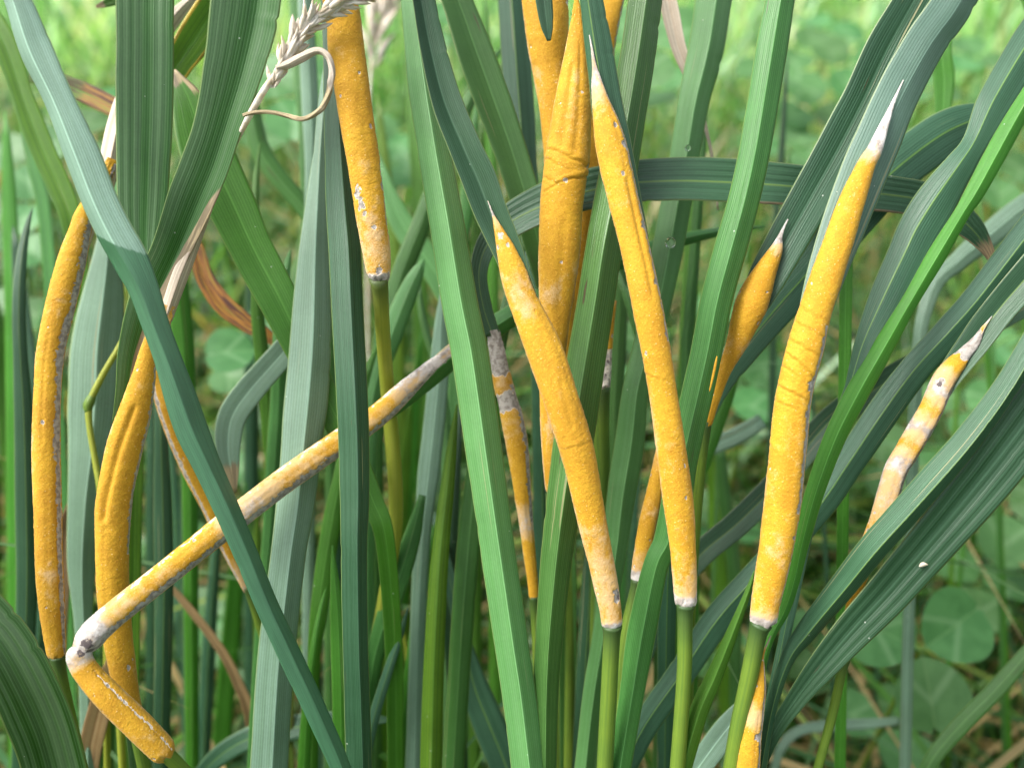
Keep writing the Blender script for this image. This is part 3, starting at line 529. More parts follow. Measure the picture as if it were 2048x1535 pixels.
# front right-of-middle sleeve
shoot('long straight orange fungal sleeve with a pale tip sheathed in a grey-green leaf',
    sleeve=dict(pts=E([(70, 1178, 1179.5), (100, 1182, 1186), (132, 1184, 1193), (170, 1183, 1206), (210, 1184, 1222), (250, 1186, 1240), (300, 1192, 1256), (400, 1216, 1279), (500, 1241, 1301), (600, 1262, 1323), (700, 1282, 1341), (800, 1300, 1357), (900, 1313, 1373), (1000, 1326, 1386), (1100, 1340, 1392), (1200, 1350, 1393), (1215, 1352, 1392)]), d=(0.114, 0.112, 0.115), n=500,
        holes=[(0.165, 40, 0.26, 1), (0.20, 58, 0.4, 1), (0.25, 22, 0.25, 1), (0.44, 62, 0.4, 1), (0.34, 66, 0.4, 0.9), (0.53, 66, 0.35, 0.9), (0.985, -10, 0.4, 0.9)], strips=[(80, 13, 0.10, 0.55, 0.9)], grooves=[(32, 30, 0.25, 0.47, 9, 0.22)], wrinkles=[(0.60, 0.01, -40, 60, 0.08)], pale=((0, 1.3), (0.08, 0.9), (0.12, 0.4), (0.16, 0.02), (0.5, 0.02), (0.62, 0.2), (0.7, 0.35), (0.8, 0.1), (0.9, 0.25), (0.97, 0.5), (0.985, 1.3), (1, 1.3)), seed=73, base_round=0.014),
    stem=dict(pts=[(1371, 1208, 38), (1370, 1232, 30), (1369, 1330, 29), (1362, 1440, 29), (1354, 1545, 30)], d=(0.115, 0.119)),
    leaf=dict(pts=E([(-30, 1152, 1198), (0, 1155, 1202), (80, 1163, 1219), (150, 1172, 1232), (220, 1180, 1246), (290, 1195, 1262), (380, 1216, 1279), (480, 1245, 1298)]), d=(0.1135, 0.1143, 0.1141), mat='blue', fold=-0.77, mid=-0.1, twist=(-15, -5, 0), tip=0.06, nu=17))
# right wrinkled sleeve
shoot('bright orange fungal sleeve ringed with creases, white pointed tip on a dusty blue leaf',
    sleeve=dict(pts=E([(160, 1806, 1808), (196, 1787, 1793), (250, 1759, 1778), (300, 1732, 1766), (330, 1712, 1753), (400, 1677, 1732), (500, 1640, 1702), (560, 1618, 1684), (620, 1598, 1664), (700, 1572, 1646), (800, 1551, 1622), (900, 1540, 1612), (1000, 1530, 1602), (1100, 1517, 1586), (1200, 1503, 1562), (1240, 1499, 1553), (1253, 1500, 1550)]), d=(0.1145, 0.1125, 0.115), n=500,
        wrinkles=[(0.415, 0.006, 0, 60, 0.08), (0.445, 0.008, -10, 70, 0.13), (0.472, 0.010, 0, 75, 0.19), (0.505, 0.013, -15, 60, 0.20), (0.535, 0.018, 0, 70, 0.25), (0.556, 0.015, -40, 40, 0.16), (0.588, 0.012, -10, 65, 0.22), (0.612, 0.008, -30, 40, 0.14), (0.71, 0.03, -55, 40, 0.10)], strips=[(74, 14, 0.45, 0.80, 0.95), (84, 12, 0.80, 0.97, 0.7)], holes=[(0.565, 58, 0.6, 1), (0.62, 66, 0.5, 1), (0.67, 66, 0.5, 1)], pale=((0, 1.8), (0.11, 1.6), (0.15, 0.7), (0.175, 0.02), (0.62, 0.02), (0.72, 0.25), (0.82, 0.1), (0.9, 0.3), (0.97, 0.5), (0.985, 1.3), (1, 1.3)), seed=79, base_round=0.015),
    stem=dict(pts=[(1522, 1246, 44), (1514, 1272, 35), (1497, 1360, 34), (1478, 1450, 34), (1462, 1545, 34)], d=(0.115, 0.12)),
    leaf=dict(pts=[(1945, -50, 80), (1905, 20, 84), (1855, 90, 84), (1800, 190, 86), (1757, 290, 92), (1715, 390, 90), (1680, 480, 84), (1645, 580, 70), (1618, 680, 56)], d=(0.1135, 0.1148, 0.1143, 0.1139), mat='dusty', fold=-0.30, mid=0.1, twist=(26, 20, 10), tip=0.06, nu=19))
# sleeve behind the upright blades
shoot('smooth orange fungal sleeve narrowing downward beneath a dark green leaf with a white notch',
    sleeve=dict(pts=E([(438, 1575, 1577), (468, 1558, 1566), (500, 1538, 1566), (540, 1508, 1556), (580, 1482, 1546), (620, 1465, 1532), (680, 1452, 1500), (740, 1436, 1464), (800, 1418, 1440), (850, 1400, 1424)]), d=(0.1195, 0.1205, 0.125), n=320, holes=[(0.09, 45, 0.45, 1)], pale=((0, 1.5), (0.10, 1.3), (0.14, 0.5), (0.2, 0.02), (0.5, 0.0), (0.62, 0.35), (0.7, 0.05), (1, 0)), seed=83),
    stem=dict(pts=[(1412, 840, 24), (1398, 950, 24), (1380, 1200, 24), (1372, 1545, 24)], d=(0.125, 0.14)),
    leaf=dict(pts=E([(-30, 1798, 1892), (0, 1782, 1876), (100, 1724, 1824), (200, 1678, 1776), (300, 1625, 1726), (400, 1570, 1668), (480, 1528, 1620), (560, 1490, 1572), (640, 1470, 1520)]), d=(0.1165, 0.1185, 0.1200, 0.1212), mat='dark', fold=0.15, mid=0.0, twist=(15, 8, 0), tip=0.07, nu=19))
# far right patchy sleeve
shoot('thin patchy sleeve of white mould and ochre fungus with a bare grey pointed tip',
    sleeve=dict(pts=[(1984, 632, 1.5), (1966, 656, 7), (1950, 684, 22), (1925, 712, 32), (1890, 756, 44), (1858, 826, 46), (1812, 905, 46), (1790, 945, 44), (1764, 1033, 42), (1737, 1100, 36), (1712, 1180, 28), (1698, 1250, 24), (1692, 1318, 22)], d=(0.120, 0.1195, 0.1225), n=420,
        bare=[(0.045, 0.145, 0.85)], holes=[(0.225, -12, 0.45, 0.6)], dirt=[(0.23, -10, 0.5)], strips=[(78, 15, 0.2, 0.7, 0.8)], pale=((0, 1.4), (0.03, 0.9), (0.045, 0.2), (0.14, 0.2), (0.16, 0.15), (0.20, 0.8), (0.25, 1.15), (0.30, 0.4), (0.36, 1.15), (0.41, 0.1), (0.46, 1.0), (0.55, 0.7), (0.62, 0.25), (0.8, 0.15), (0.96, 0.3), (0.98, 1.3), (1, 1.3)), seed=89),
    stem=dict(pts=[(1691, 1312, 22), (1683, 1345, 18), (1664, 1430, 18), (1640, 1520, 18), (1632, 1548, 18)], d=(0.1225, 0.127)),
    leaf=dict(pts=[(2110, 490, 70), (2048, 560, 68), (1995, 622, 62), (1945, 690, 58), (1900, 752, 48), (1870, 810, 30)], d=(0.119, 0.1204, 0.1203), mat='blue', fold=0.40, twist=(10, -10), tip=0.06, nu=17))
# lowest sleeve
shoot('short orange fungal sleeve low down whose leaf strip rises past the white-rimmed stem joint',
    sleeve=dict(pts=E([(1270, 1541, 1543), (1308, 1522, 1529), (1340, 1510, 1530), (1375, 1500, 1532), (1420, 1491, 1528), (1470, 1483, 1523), (1540, 1473, 1519), (1600, 1466, 1508)]), d=(0.1165, 0.1185), n=260, strips=[(72, 14, 0.05, 1, 0.9)], holes=[(0.60, 55, 0.5, 1)], pale=((0, 1.3), (0.07, 1.0), (0.11, 0.05), (0.4, 0.3), (0.5, 0.7), (0.6, 0.15), (1, 0.2)), seed=97),
    stem=dict(pts=[(1488, 1590, 24), (1478, 1700, 24)], d=(0.1185, 0.122)),
    leaf=dict(pts=np.vstack([E([(110, 2092, 2130), (175, 2047, 2087), (263, 1992, 2040), (377, 1932, 1976), (426, 1906, 1942), (507, 1854, 1897), (600, 1802, 1840), (714, 1730, 1780), (786, 1688, 1740), (877, 1645, 1692), (981, 1611, 1650), (1080, 1588, 1620), (1160, 1574, 1600), (1220, 1556, 1580)]), [(1543, 1270, 16), (1529, 1320, 12), (1522, 1365, 16)]]), d=(0.1145, 0.115, 0.117, 0.1185, 0.1185), mat='bright', fold=-0.85, mid=0.1, tip=0.06, n=150))
# sleeve whose leaf arches across to the right
shoot('peeling grey and orange sleeve whose long leaf arches across behind the other sleeves',
    sleeve=dict(pts=E([(660, 972, 1000), (700, 976, 1012), (760, 985, 1025), (830, 1000, 1046), (900, 1014, 1058), (1000, 1030, 1064), (1060, 1040, 1068), (1160, 1054, 1076), (1200, 1058, 1078)]), d=(0.1285, 0.129, 0.131), n=300, bare=[(-0.01, 0.165, 0.85), (0.23, 0.30, 0.8)], strips=[(66, 26, 0.2, 0.72, 0.9)], pale=((0, 0.3), (0.6, 0.1), (0.68, 0.9), (0.74, 1.0), (0.8, 0.1), (1, 0)), seed=101),
    stem=dict(pts=[(1068, 1190, 20), (1075, 1300, 20), (1080, 1545, 20)], d=(0.131, 0.14)),
    leaf=dict(pts=[(1992, 545, 5), (1975, 500, 24), (1935, 450, 50), (1870, 408, 66), (1780, 391, 72), (1680, 384, 76), (1560, 372, 82), (1450, 365, 86), (1350, 363, 84), (1250, 370, 82), (1160, 388, 80), (1085, 413, 76), (1020, 446, 66), (975, 490, 44), (958, 545, 34), (966, 610, 34), (985, 670, 30)], d=(0.128, 0.126, 0.126, 0.1265, 0.1285), mat='blue', fold=0.22, ridge=0.03, ridges=7, n=170, nu=27, twist=(0, -28, -34, -38, 10), dry=lambda s, u: 0.75*sstep(0.10-s, 0.0, 0.08)+0.62*sstep(u, 0.90, 0.98)*(s < 0.45)))
# lower sleeve behind the straight one
shoot('short narrow orange sleeve tucked behind the long straight sleeve, stem leaning left',
    sleeve=dict(pts=E([(860, 1322, 1346), (930, 1305, 1334), (1000, 1288, 1322), (1060, 1274, 1310), (1150, 1262, 1292), (1165, 1263, 1289)]), d=(0.1235, 0.1235), n=240, m=44, pale=((0, 0.2), (0.5, 0.3), (0.9, 0.35), (0.94, 1.3), (1, 1.3)), seed=103, base_round=0.03),
    stem=dict(pts=[(1276, 1158, 28), (1272, 1180, 25), (1252, 1270, 25), (1236, 1400, 25), (1224, 1545, 25)], d=(0.1235, 0.127)))
# tiny grey sleeve
shoot('tiny grey-speckled sleeve on a thick green stem between the two front sleeves',
    sleeve=dict(pts=[(1222, 600, 22), (1216, 670, 22), (1212, 730, 24), (1211, 775, 20)], d=(0.131, 0.132), n=120, m=36, bare=[(0.55, 1.01, 0.6)], holes=[(0.5, -30, 0.5, 0.8)], pale=((0, 0.1), (0.5, 0.4), (0.8, 1.1), (1, 1.2)), dirt=[(0.7, 20, 0.4), (0.85, 0, 0.3)], seed=107),
    stem=dict(pts=[(1200, 770, 40), (1198, 850, 40), (1202, 960, 36), (1200, 1100, 34), (1190, 1545, 32)], d=(0.1345, 0.146)))
#@@BLADES
# ------------------------------------------------------------------ single grass blades that can be told apart
B = blade_thing
B('pale blue-green blade twisting from matt to dark halfway down, crossing the striped blades', pts=E([(-40, -22, 42), (0, 0, 57), (100, 28, 97), (200, 78, 141), (300, 113, 187), (400, 152, 226), (470, 183, 262), (520, 212, 292), (580, 252, 316), (650, 282, 338), (720, 309, 366), (800, 333, 400), (860, 354, 423), (930, 390, 450), (1000, 425, 480), (1100, 470, 521), (1200, 512, 560), (1300, 557, 606), (1400, 604, 652), (1500, 650, 694), (1560, 676, 716)]),
  d=(0.107, 0.1085, 0.1105, 0.113, 0.116), mat='twoface', fold=-0.51, mid=-0.1, twist=(-26, -30, -26, 8, 26, 26, 20), tip=0.06, n=170, dry=lambda s, u: sstep(s-0.05*(u-0.5), 0.315, 0.345))
B('upright ribbed blade striped in two greens, ending behind the crossed leaves', pts=E([(-40, 237, 347), (0, 237, 346), (200, 237, 343), (350, 238, 336), (440, 242, 328), (520, 254, 316), (620, 260, 306), (720, 258, 296), (850, 238, 278), (1000, 212, 248), (1150, 208, 244), (1300, 222, 256), (1450, 250, 280), (1560, 262, 290)]), d=(0.120, 0.1235, 0.1275, 0.130), mat='striped', fold=0.10, ridge=0.009, ridges=7, nu=41, tip=0.08, twist=(-14, -12, 5), n=150)
B('broad green blade slanting down with a dry brown torn tip', pts=E([(140, 344, 352), (160, 343, 372), (200, 342, 408), (300, 356, 466), (400, 404, 512), (500, 457, 552), (600, 512, 602), (700, 568, 642), (800, 622, 684), (900, 672, 730), (1000, 718, 768), (1080, 750, 790), (1300, 770, 805), (1560, 775, 808)]), d=(0.132, 0.130, 0.131, 0.145), mat='bright', fold=0.10, mid=0.1, dry=lambda s, u: 0.95*(1-sstep(s, 0.0, 0.045))+0.5*(1-sstep(s, 0.03, 0.12))*(u > 0.75), n=140)
B('yellow-edged bright green blade leaning across between the striped blades', pts=[(470, -40, 70), (436, 10, 72), (400, 62, 70), (366, 112, 60), (330, 170, 50), (300, 240, 40), (290, 330, 34), (280, 600, 30), (270, 1000, 28), (262, 1545, 26)], d=(0.135, 0.136, 0.14, 0.145), mat='yellow', fold=0.15, tip=0.05, dry=lambda s, u: 0.9*(np.abs(u-0.5) > 0.36)*(s < 0.5))
B('dark blue-green upright blade folded along its midrib, standing before the folded stem', pts=E([(-30, 640, 686), (100, 645, 690), (250, 647, 696), (400, 650, 710), (500, 655, 720), (600, 660, 724), (700, 665, 729), (800, 670, 734), (900, 675, 737), (1000, 678, 737), (1100, 680, 734), (1300, 685, 736), (1400, 688, 740), (1560, 692, 746)]), d=(0.1205, 0.1195, 0.1165, 0.1165, 0.120), mat='dark', fold=-0.94, mid=0.28, tip=0.06, twist=(0, -5, 0), n=140)
B('wide pale grey-green blade with a silvery sheen behind the dark upright blade', pts=E([(300, 628, 652), (400, 612, 656), (500, 598, 660), (600, 588, 664), (700, 580, 664), (800, 570, 658), (870, 566, 648), (1000, 556, 633), (1100, 545, 615), (1200, 532, 604), (1300, 520, 594), (1400, 512, 587), (1560, 503, 578)]), d=(0.131, 0.1275, 0.124, 0.1245), mat='glaucous', fold=-0.59, mid=0.05, tip=0.03, twist=(0, 5, 10))
B('light green upright blade with a sharp keel, the widest between the sleeves', pts=E([(-40, 793, 838), (0, 800, 846), (150, 812, 876), (300, 834, 902), (450, 858, 930), (600, 881, 956), (700, 900, 977), (800, 915, 992), (900, 930, 1005), (1000, 945, 1018), (1100, 960, 1032), (1200, 975, 1046), (1300, 990, 1060), (1400, 1005, 1075), (1560, 1024, 1094)]), d=(0.1225, 0.1195, 0.1185, 0.1195), mat='pale', fold=-0.85, mid=0.08, tip=0.06, n=140, twist=(0, 0))
B('scratched green blade slanting behind the dark leaf of the stout sleeve', pts=E([(-40, 862, 930), (0, 880, 945), (100, 910, 985), (200, 945, 1022), (300, 985, 1054), (400, 1018, 1082), (500, 1050, 1104), (650, 1088, 1132), (900, 1110, 1150), (1560, 1120, 1155)]), d=(0.136, 0.135, 0.138, 0.15), mat='green', fold=0.25, mid=0.1, tip=0.06, twist=(10, 0))
B('grey-blue blade standing upright behind the split sleeve', pts=E([(-40, 990, 1046), (0, 995, 1052), (200, 1008, 1068), (400, 1030, 1078), (700, 1060, 1100), (1560, 1070, 1110)]), d=(0.146, 0.145, 0.16), mat='blue', fold=-0.51, tip=0.05)
B('fresh green keeled blade running down in front of the wrinkled sleeve foot', pts=E([(-40, 1266, 1340), (0, 1258, 1330), (100, 1243, 1316), (200, 1227, 1300), (300, 1208, 1284), (400, 1188, 1268), (500, 1170, 1246), (600, 1154, 1231), (700, 1136, 1216), (800, 1119, 1201), (900, 1104, 1186), (1000, 1092, 1168), (1100, 1083, 1150), (1200, 1076, 1136), (1300, 1070, 1126), (1400, 1068, 1119), (1560, 1067, 1115)]), d=(0.1225, 0.1185, 0.1185, 0.121), mat='green', fold=-0.94, mid=-0.05, tip=0.06, n=150, twist=(5, 0, 5))
B('straight green blade with a yellow scar beside the smooth narrowing sleeve', pts=E([(-40, 1538, 1598), (0, 1530, 1590), (100, 1511, 1575), (200, 1495, 1558), (300, 1478, 1541), (400, 1455, 1520), (500, 1426, 1494), (600, 1400, 1466), (700, 1381, 1446), (782, 1363, 1428), (900, 1338, 1400), (1000, 1322, 1384), (1080, 1306, 1366), (1133, 1284, 1338), (1263, 1254, 1313), (1393, 1237, 1288), (1560, 1212, 1258)]), d=(0.1165, 0.1165, 0.1175, 0.1195, 0.1205), mat='green', fold=-0.71, mid=0.05, tip=0.07, n=150)
o12 = bpy.data.objects[-1] if False else S.collection.objects[-1]
me, _ = tube_mesh('rust_streak', pts=[(1434, 712, 2), (1431, 728, 5), (1426, 752, 5), (1420, 778, 3), (1419, 783, 1.5)], d=0.1172, n=16, m=8, mat='fungus', root=False, dark_top=0.0); part('rust_streak', me, o12)
B('two-toned blade carrying water drops, half pale half deep green', pts=[(1436, -40, 74), (1428, 0, 73), (1412, 100, 72), (1388, 200, 64), (1371, 300, 60), (1353, 400, 62), (1335, 500, 62), (1315, 600, 58), (1292, 700, 56), (1271, 782, 54), (1259, 886, 60), (1241, 1000, 58), (1230, 1100, 48), (1208, 1250, 42), (1184, 1400, 40), (1166, 1560, 40)], d=(0.134, 0.1335, 0.130, 0.1305, 0.134), mat='pale', fold=-0.94, mid=0.12, tip=0.05, n=150)
B('broad blue-green blade with a pinched edge and yellow midrib', pts=E([(-20, 2085, 2200), (30, 2052, 2150), (100, 2008, 2098), (200, 1955, 2032), (282, 1925, 1982), (328, 1889, 1960), (403, 1826, 1922), (458, 1793, 1886), (507, 1773, 1858), (600, 1733, 1808), (681, 1708, 1756), (740, 1695, 1728), (786, 1684, 1712), (877, 1646, 1680), (981, 1615, 1646), (1080, 1596, 1622), (1200, 1572, 1596), (1300, 1552, 1575), (1560, 1500, 1525)]), d=(0.120, 0.1175, 0.1185, 0.1215, 0.123), mat='blue', fold=-0.37, mid=-0.15, tip=0.05, n=150, twist=(0, 12, -12, -10, 0))
B('folded blue-backed leaf rising along the broad dark blade', pts=[(2110, 610, 44), (2062, 695, 44), (2010, 782, 48), (1935, 882, 54), (1840, 990, 58), (1745, 1095, 56), (1680, 1175, 52), (1610, 1262, 42), (1572, 1320, 28), (1540, 1420, 22), (1515, 1560, 22)], d=(0.109, 0.1105, 0.1125, 0.119, 0.121), mat='blue', fold=-1.19, mid=0.35, tip=0.05, n=130, twist=(10, 0, -10))
B('broad dark green blade carrying one white speck, leaning out over the clover', pts=[(2150, 715, 112), (2080, 805, 112), (2010, 898, 108), (1935, 993, 98), (1850, 1094, 88), (1775, 1182, 80), (1705, 1258, 70), (1640, 1335, 54), (1590, 1400, 38), (1545, 1470, 28), (1505, 1560, 26)], d=(0.1125, 0.113, 0.1155, 0.1185, 0.1225), mat='dark', fold=0.22, ridge=0.02, ridges=5, nu=25, tip=0.05, n=130, twist=(24, 26, 10))
B('slender blue-green blade passing behind the bright keeled leaf', pts=[(2110, 400, 62), (2048, 480, 64), (1958, 596, 62), (1898, 664, 60), (1830, 738, 60), (1765, 826, 62), (1700, 922, 60), (1640, 1010, 58), (1570, 1090, 58), (1500, 1165, 58), (1430, 1245, 58), (1360, 1350, 56), (1290, 1450, 52), (1240, 1550, 50)], d=(0.122, 0.1225, 0.1255, 0.129, 0.131), mat='blue', fold=-0.59, mid=0.0, tip=0.05, n=140)
B('blurred teal blade sweeping low between the straight sleeve and the ringed sleeve', pts=[(2080, 590, 50), (1900, 690, 52), (1760, 772, 54), (1660, 842, 54), (1560, 960, 52), (1476, 1045, 52), (1400, 1110, 50), (1335, 1195, 48), (1290, 1290, 46), (1262, 1400, 44), (1245, 1550, 42)], d=(0.139, 0.138, 0.139, 0.145), mat='blue', fold=0.30, tip=0.04)
B('dull blue blade bent over behind the dusty leaf with the white tip', pts=[(1990, 222, 34), (1945, 242, 78), (1890, 268, 92), (1830, 310, 94), (1770, 362, 92), (1700, 446, 86), (1640, 520, 82), (1560, 610, 76), (1490, 695, 66), (1430, 780, 54), (1380, 900, 44), (1340, 1100, 38), (1330, 1550, 34)], d=(0.130, 0.1285, 0.1275, 0.1275, 0.133, 0.145), mat='blue', fold=-0.20, mid=-0.05, n=130, twist=(0, 10, 10, 0))
B('bright green narrow blade rising from the soil toward the ringed sleeve', pts=E([(1140, 1508, 1511), (1172, 1494, 1506), (1230, 1468, 1488), (1296, 1437, 1466), (1360, 1407, 1443), (1426, 1376, 1416), (1535, 1343, 1384), (1570, 1332, 1372)]), d=(0.1165, 0.118, 0.119), mat='bright', fold=-0.85, mid=0.1, n=70, back=0.05)
B('grey-blue blade low beside the short sleeve', pts=[(1520, 1370, 6), (1490, 1415, 40), (1450, 1462, 50), (1405, 1522, 48), (1380, 1560, 46)], d=(0.126, 0.128), mat='glaucous', fold=0.20, n=50)
B('broad arching blade veined in bright green at the bottom beside the slender sleeve stem', pts=[(-150, 1130, 96), (-70, 1205, 108), (0, 1285, 114), (50, 1372, 116), (90, 1462, 114), (118, 1560, 110)], d=(0.109, 0.1115, 0.116), mat='striped', fold=0.22, mid=0.0, ridge=0.02, nu=33, tip=0.05, twist=(10, -5, -12))
B('dusty blue-green blade upright behind the ochre sleeve', pts=E([(430, 205, 232), (520, 186, 242), (600, 165, 246), (700, 144, 244), (800, 140, 240), (900, 139, 226), (1000, 138, 204), (1130, 137, 190), (1250, 150, 184), (1400, 160, 190), (1560, 160, 190)]), d=(0.143, 0.142, 0.145), mat='glaucous', fold=-0.42, mid=0.0)
B('pale grey-green leaf bent sharply at its middle, with a pinkish tip below', pts=[(470, 985, 6), (462, 940, 32), (456, 885, 50), (465, 832, 56), (500, 780, 56), (560, 712, 52), (618, 640, 46), (660, 590, 38), (690, 575, 30), (704, 620, 26), (706, 800, 26), (708, 1550, 26)], d=(0.140, 0.139, 0.1375, 0.138, 0.142), mat='glaucous', fold=0.12, dry=lambda s, u: 0.75*(1-sstep(s, 0.02, 0.07)), n=120)
B('brown-blotched curling leaf between the crossed green blades', pts=[(372, 440, 26), (392, 500, 32), (412, 560, 36), (448, 610, 40), (492, 645, 36), (530, 668, 28), (560, 700, 20), (570, 800, 18), (575, 1000, 18), (580, 1545, 18)], d=(0.152, 0.152, 0.155), mat='rusty', fold=0.20, n=80, dry=lambda s, u: 0.62*(1-sstep(s, 0.3, 0.42)))
B('rust-spotted leaf end between the pale blade and the ribbed blade', pts=[(60, 150, 30), (110, 163, 36), (160, 182, 40), (210, 206, 40), (262, 236, 34), (300, 280, 26), (315, 400, 22), (320, 900, 20), (320, 1545, 20)], d=(0.152, 0.150, 0.155), mat='rusty', fold=0.10, n=80, dry=lambda s, u: 0.60*sstep(s, 0.03, 0.08)*(1-sstep(s, 0.2, 0.3)))
B('yellow-green leaf kinked behind the pale blue-green blade', pts=[(-30, 20, 44), (5, 80, 48), (28, 140, 44), (42, 185, 40), (62, 240, 46), (90, 310, 46), (118, 372, 46), (142, 440, 40), (160, 560, 34), (170, 800, 30), (175, 1545, 28)], d=(0.150, 0.148, 0.150, 0.160), mat='yellow', fold=0.15, tip=0.03, n=110)
B('brown-tipped leaf poking in above the rust-spotted leaf', pts=[(192, 14, 5), (215, 6, 16), (250, -12, 28), (285, -40, 26), (300, -50, 22), (304, 0, 20), (296, 300, 20), (288, 700, 20), (240, 1000, 20), (262, 1550, 20)], d=(0.135, 0.136, 0.138, 0.14), mat='bright', fold=0.2, n=120, dry=lambda s, u: 0.8*(1-sstep(s, 0.004, 0.02)))
B('pinkish withered leaf hanging between the upright blades', pts=[(1436, 420, 4), (1428, 340, 5), (1415, 270, 7), (1394, 200, 14), (1378, 150, 22), (1356, 90, 30), (1340, 20, 34), (1326, -40, 30), (1305, -70, 24), (1285, -40, 20), (1276, 60, 18), (1240, 300, 18), (1180, 700, 18), (1110, 1200, 18), (1090, 1550, 18)], d=(0.140, 0.139, 0.140, 0.142), mat='grey_straw', fold=0.4, n=140)
B('rusty brown dry blade bowed over the dark soil below the folded stem', pts=[(330, 1160, 8), (365, 1200, 14), (410, 1255, 16), (450, 1312, 18), (478, 1370, 20), (500, 1430, 22), (515, 1545, 22)], d=(0.165, 0.17), mat='straw', fold=0.30, n=60)
B('broad brown withered blade at the foot of the ochre sleeve', pts=[(232, 1300, 20), (215, 1360, 38), (196, 1430, 44), (182, 1490, 44), (172, 1560, 40)], d=(0.142, 0.146), mat='straw', fold=0.20, n=50)
B('withered tan blade low behind the slender sleeve', pts=[(150, 1000, 22), (132, 1060, 36), (128, 1110, 30), (120, 1300, 24), (118, 1560, 22)], d=(0.155, 0.16), mat='straw', fold=0.20, n=50)

# blades of the middle distance, by look
MID = 'softly blurred blades behind the sleeves'
MARKS = [(95, 900, 'slender bowed sleeve'), (225, 1080, 'ochre sleeve'), (330, 1140, 'folded broken stem'), (290, 200, 'ribbed upright blade'), (110, 250, 'pale twisting blade'), (480, 130, 'dark striped leaf'), (500, 500, 'broad slanting blade'), (705, 250, 'smooth hanging sleeve'), (705, 1050, 'dark upright blade'), (580, 900, 'wide silvery blade'), (960, 950, 'keeled light blade'), (870, 350, 'dark rising leaf'), (1095, 100, 'split sleeve'), (1150, 900, 'stout sleeve'), (1125, 450, 'creased sleeve'), (1330, 800, 'long straight sleeve'), (1410, 150, 'two-toned blade'), (1575, 900, 'ringed sleeve'), (1480, 620, 'smooth narrowing sleeve'), (1815, 880, 'patchy mouldy sleeve'), (1800, 1150, 'broad dark blade'), (1930, 350, 'pinched blue-green blade'), (1790, 200, 'white-tipped dusty leaf'), (1365, 1350, 'straight sleeve stem'), (1500, 1400, 'short low sleeve'), (60, 1400, 'broad arching blade')]
def beside(x, y):
    m = sorted(MARKS, key=lambda k: math.hypot(k[0]-x, (k[1]-y)*0.7))[:2]
    return f'between the {m[0][2]} and the {m[1][2]}'
LOOK = {'glaucous': 'grey-green', 'blue': 'dark teal', 'green': 'mid-green', 'pale': 'light green', 'bright': 'vivid green', 'dark': 'deep green', 'yellow': 'yellow-green', 'straw': 'straw-brown'}
def mid(mat, pts, d, **kw):
    v = [q for q in pts if 0 < q[0] < 2048 and 0 < q[1] < 1535] or list(pts); v = v[len(v)//2]
    lab = f'blurred {LOOK[mat]} blade ' + beside(v[0], v[1])
    kw.setdefault('n', 50); kw.setdefault('nu', 9); kw.setdefault('fold', -0.3)
    return blade_thing(lab, f'blurred {LOOK[mat]} blades behind the sleeves', pts=pts, d=d, mat=mat, **kw)
mid('pale', [(848, 518, 4), (832, 550, 30), (808, 605, 42), (783, 670, 44), (757, 745, 40), (742, 830, 34), (735, 1000, 30), (735, 1550, 28)], (0.150, 0.152, 0.16))
mid('green', [(862, 390, 34), (838, 460, 40), (810, 530, 42), (785, 610, 40), (760, 700, 34), (752, 900, 30), (750, 1550, 28)], (0.158, 0.16, 0.17), tip=0.04)
mid('glaucous', [(892, 560, 14), (882, 640, 24), (878, 740, 40), (868, 850, 44), (857, 950, 44), (846, 1060, 34), (838, 1200, 32), (832, 1400, 34), (828, 1560, 36)], (0.147, 0.146, 0.150))
mid('pale', [(838, 570, 8), (842, 620, 14), (854, 670, 16), (872, 730, 18), (890, 830, 20), (895, 1100, 22), (890, 1550, 22)], (0.155, 0.16))
mid('yellow', [(914, 808, 3), (905, 880, 18), (894, 980, 28), (882, 1090, 34), (874, 1200, 38), (867, 1350, 42), (862, 1560, 46)], (0.134, 0.134, 0.136), fold=-0.6)
mid('green', [(985, 760, 30), (960, 900, 40), (942, 1040, 46), (928, 1200, 46), (918, 1350, 44), (905, 1560, 44)], (0.136, 0.138, 0.142), tip=0.03)
mid('bright', [(665, 1090, 3), (668, 1140, 14), (675, 1230, 30), (680, 1350, 34), (682, 1450, 34), (684, 1560, 34)], (0.131, 0.131, 0.133))
mid('bright', [(680, 960, 30), (665, 1040, 38), (650, 1130, 38), (636, 1240, 34), (628, 1320, 26), (622, 1560, 26)], (0.145, 0.145, 0.15), tip=0.03)
mid('green', [(845, 990, 14), (825, 1070, 34), (800, 1150, 42), (772, 1235, 42), (748, 1320, 38), (735, 1420, 32), (730, 1560, 30)], (0.140, 0.141, 0.146))
mid('blue', [(816, 1215, 3), (800, 1270, 14), (775, 1345, 20), (752, 1420, 22), (736, 1490, 22), (726, 1560, 20)], (0.137, 0.139))
mid('bright', [(820, 1330, 20), (808, 1430, 28), (800, 1560, 32)], (0.150, 0.153), tip=0.03)
mid('dark', [(905, 1060, 22), (900, 1180, 30), (906, 1300, 34), (915, 1420, 34), (918, 1560, 34)], (0.152, 0.155), tip=0.03)
mid('blue', [(930, 1290, 30), (948, 1370, 56), (975, 1440, 66), (1004, 1510, 66), (1030, 1580, 60)], (0.150, 0.152), tip=0.03, fold=0.1)
mid('bright', [(618, 1380, 16), (612, 1450, 24), (606, 1560, 26)], (0.14, 0.142), tip=0.02)
mid('blue', [(322, 880, 26), (326, 1035, 36), (328, 1180, 36), (326, 1320, 34), (322, 1560, 30)], (0.148, 0.152), tip=0.03)
mid('bright', [(512, 560, 20), (516, 640, 26), (530, 760, 30), (540, 880, 28), (545, 1000, 26), (550, 1560, 24)], (0.148, 0.155), tip=0.03)
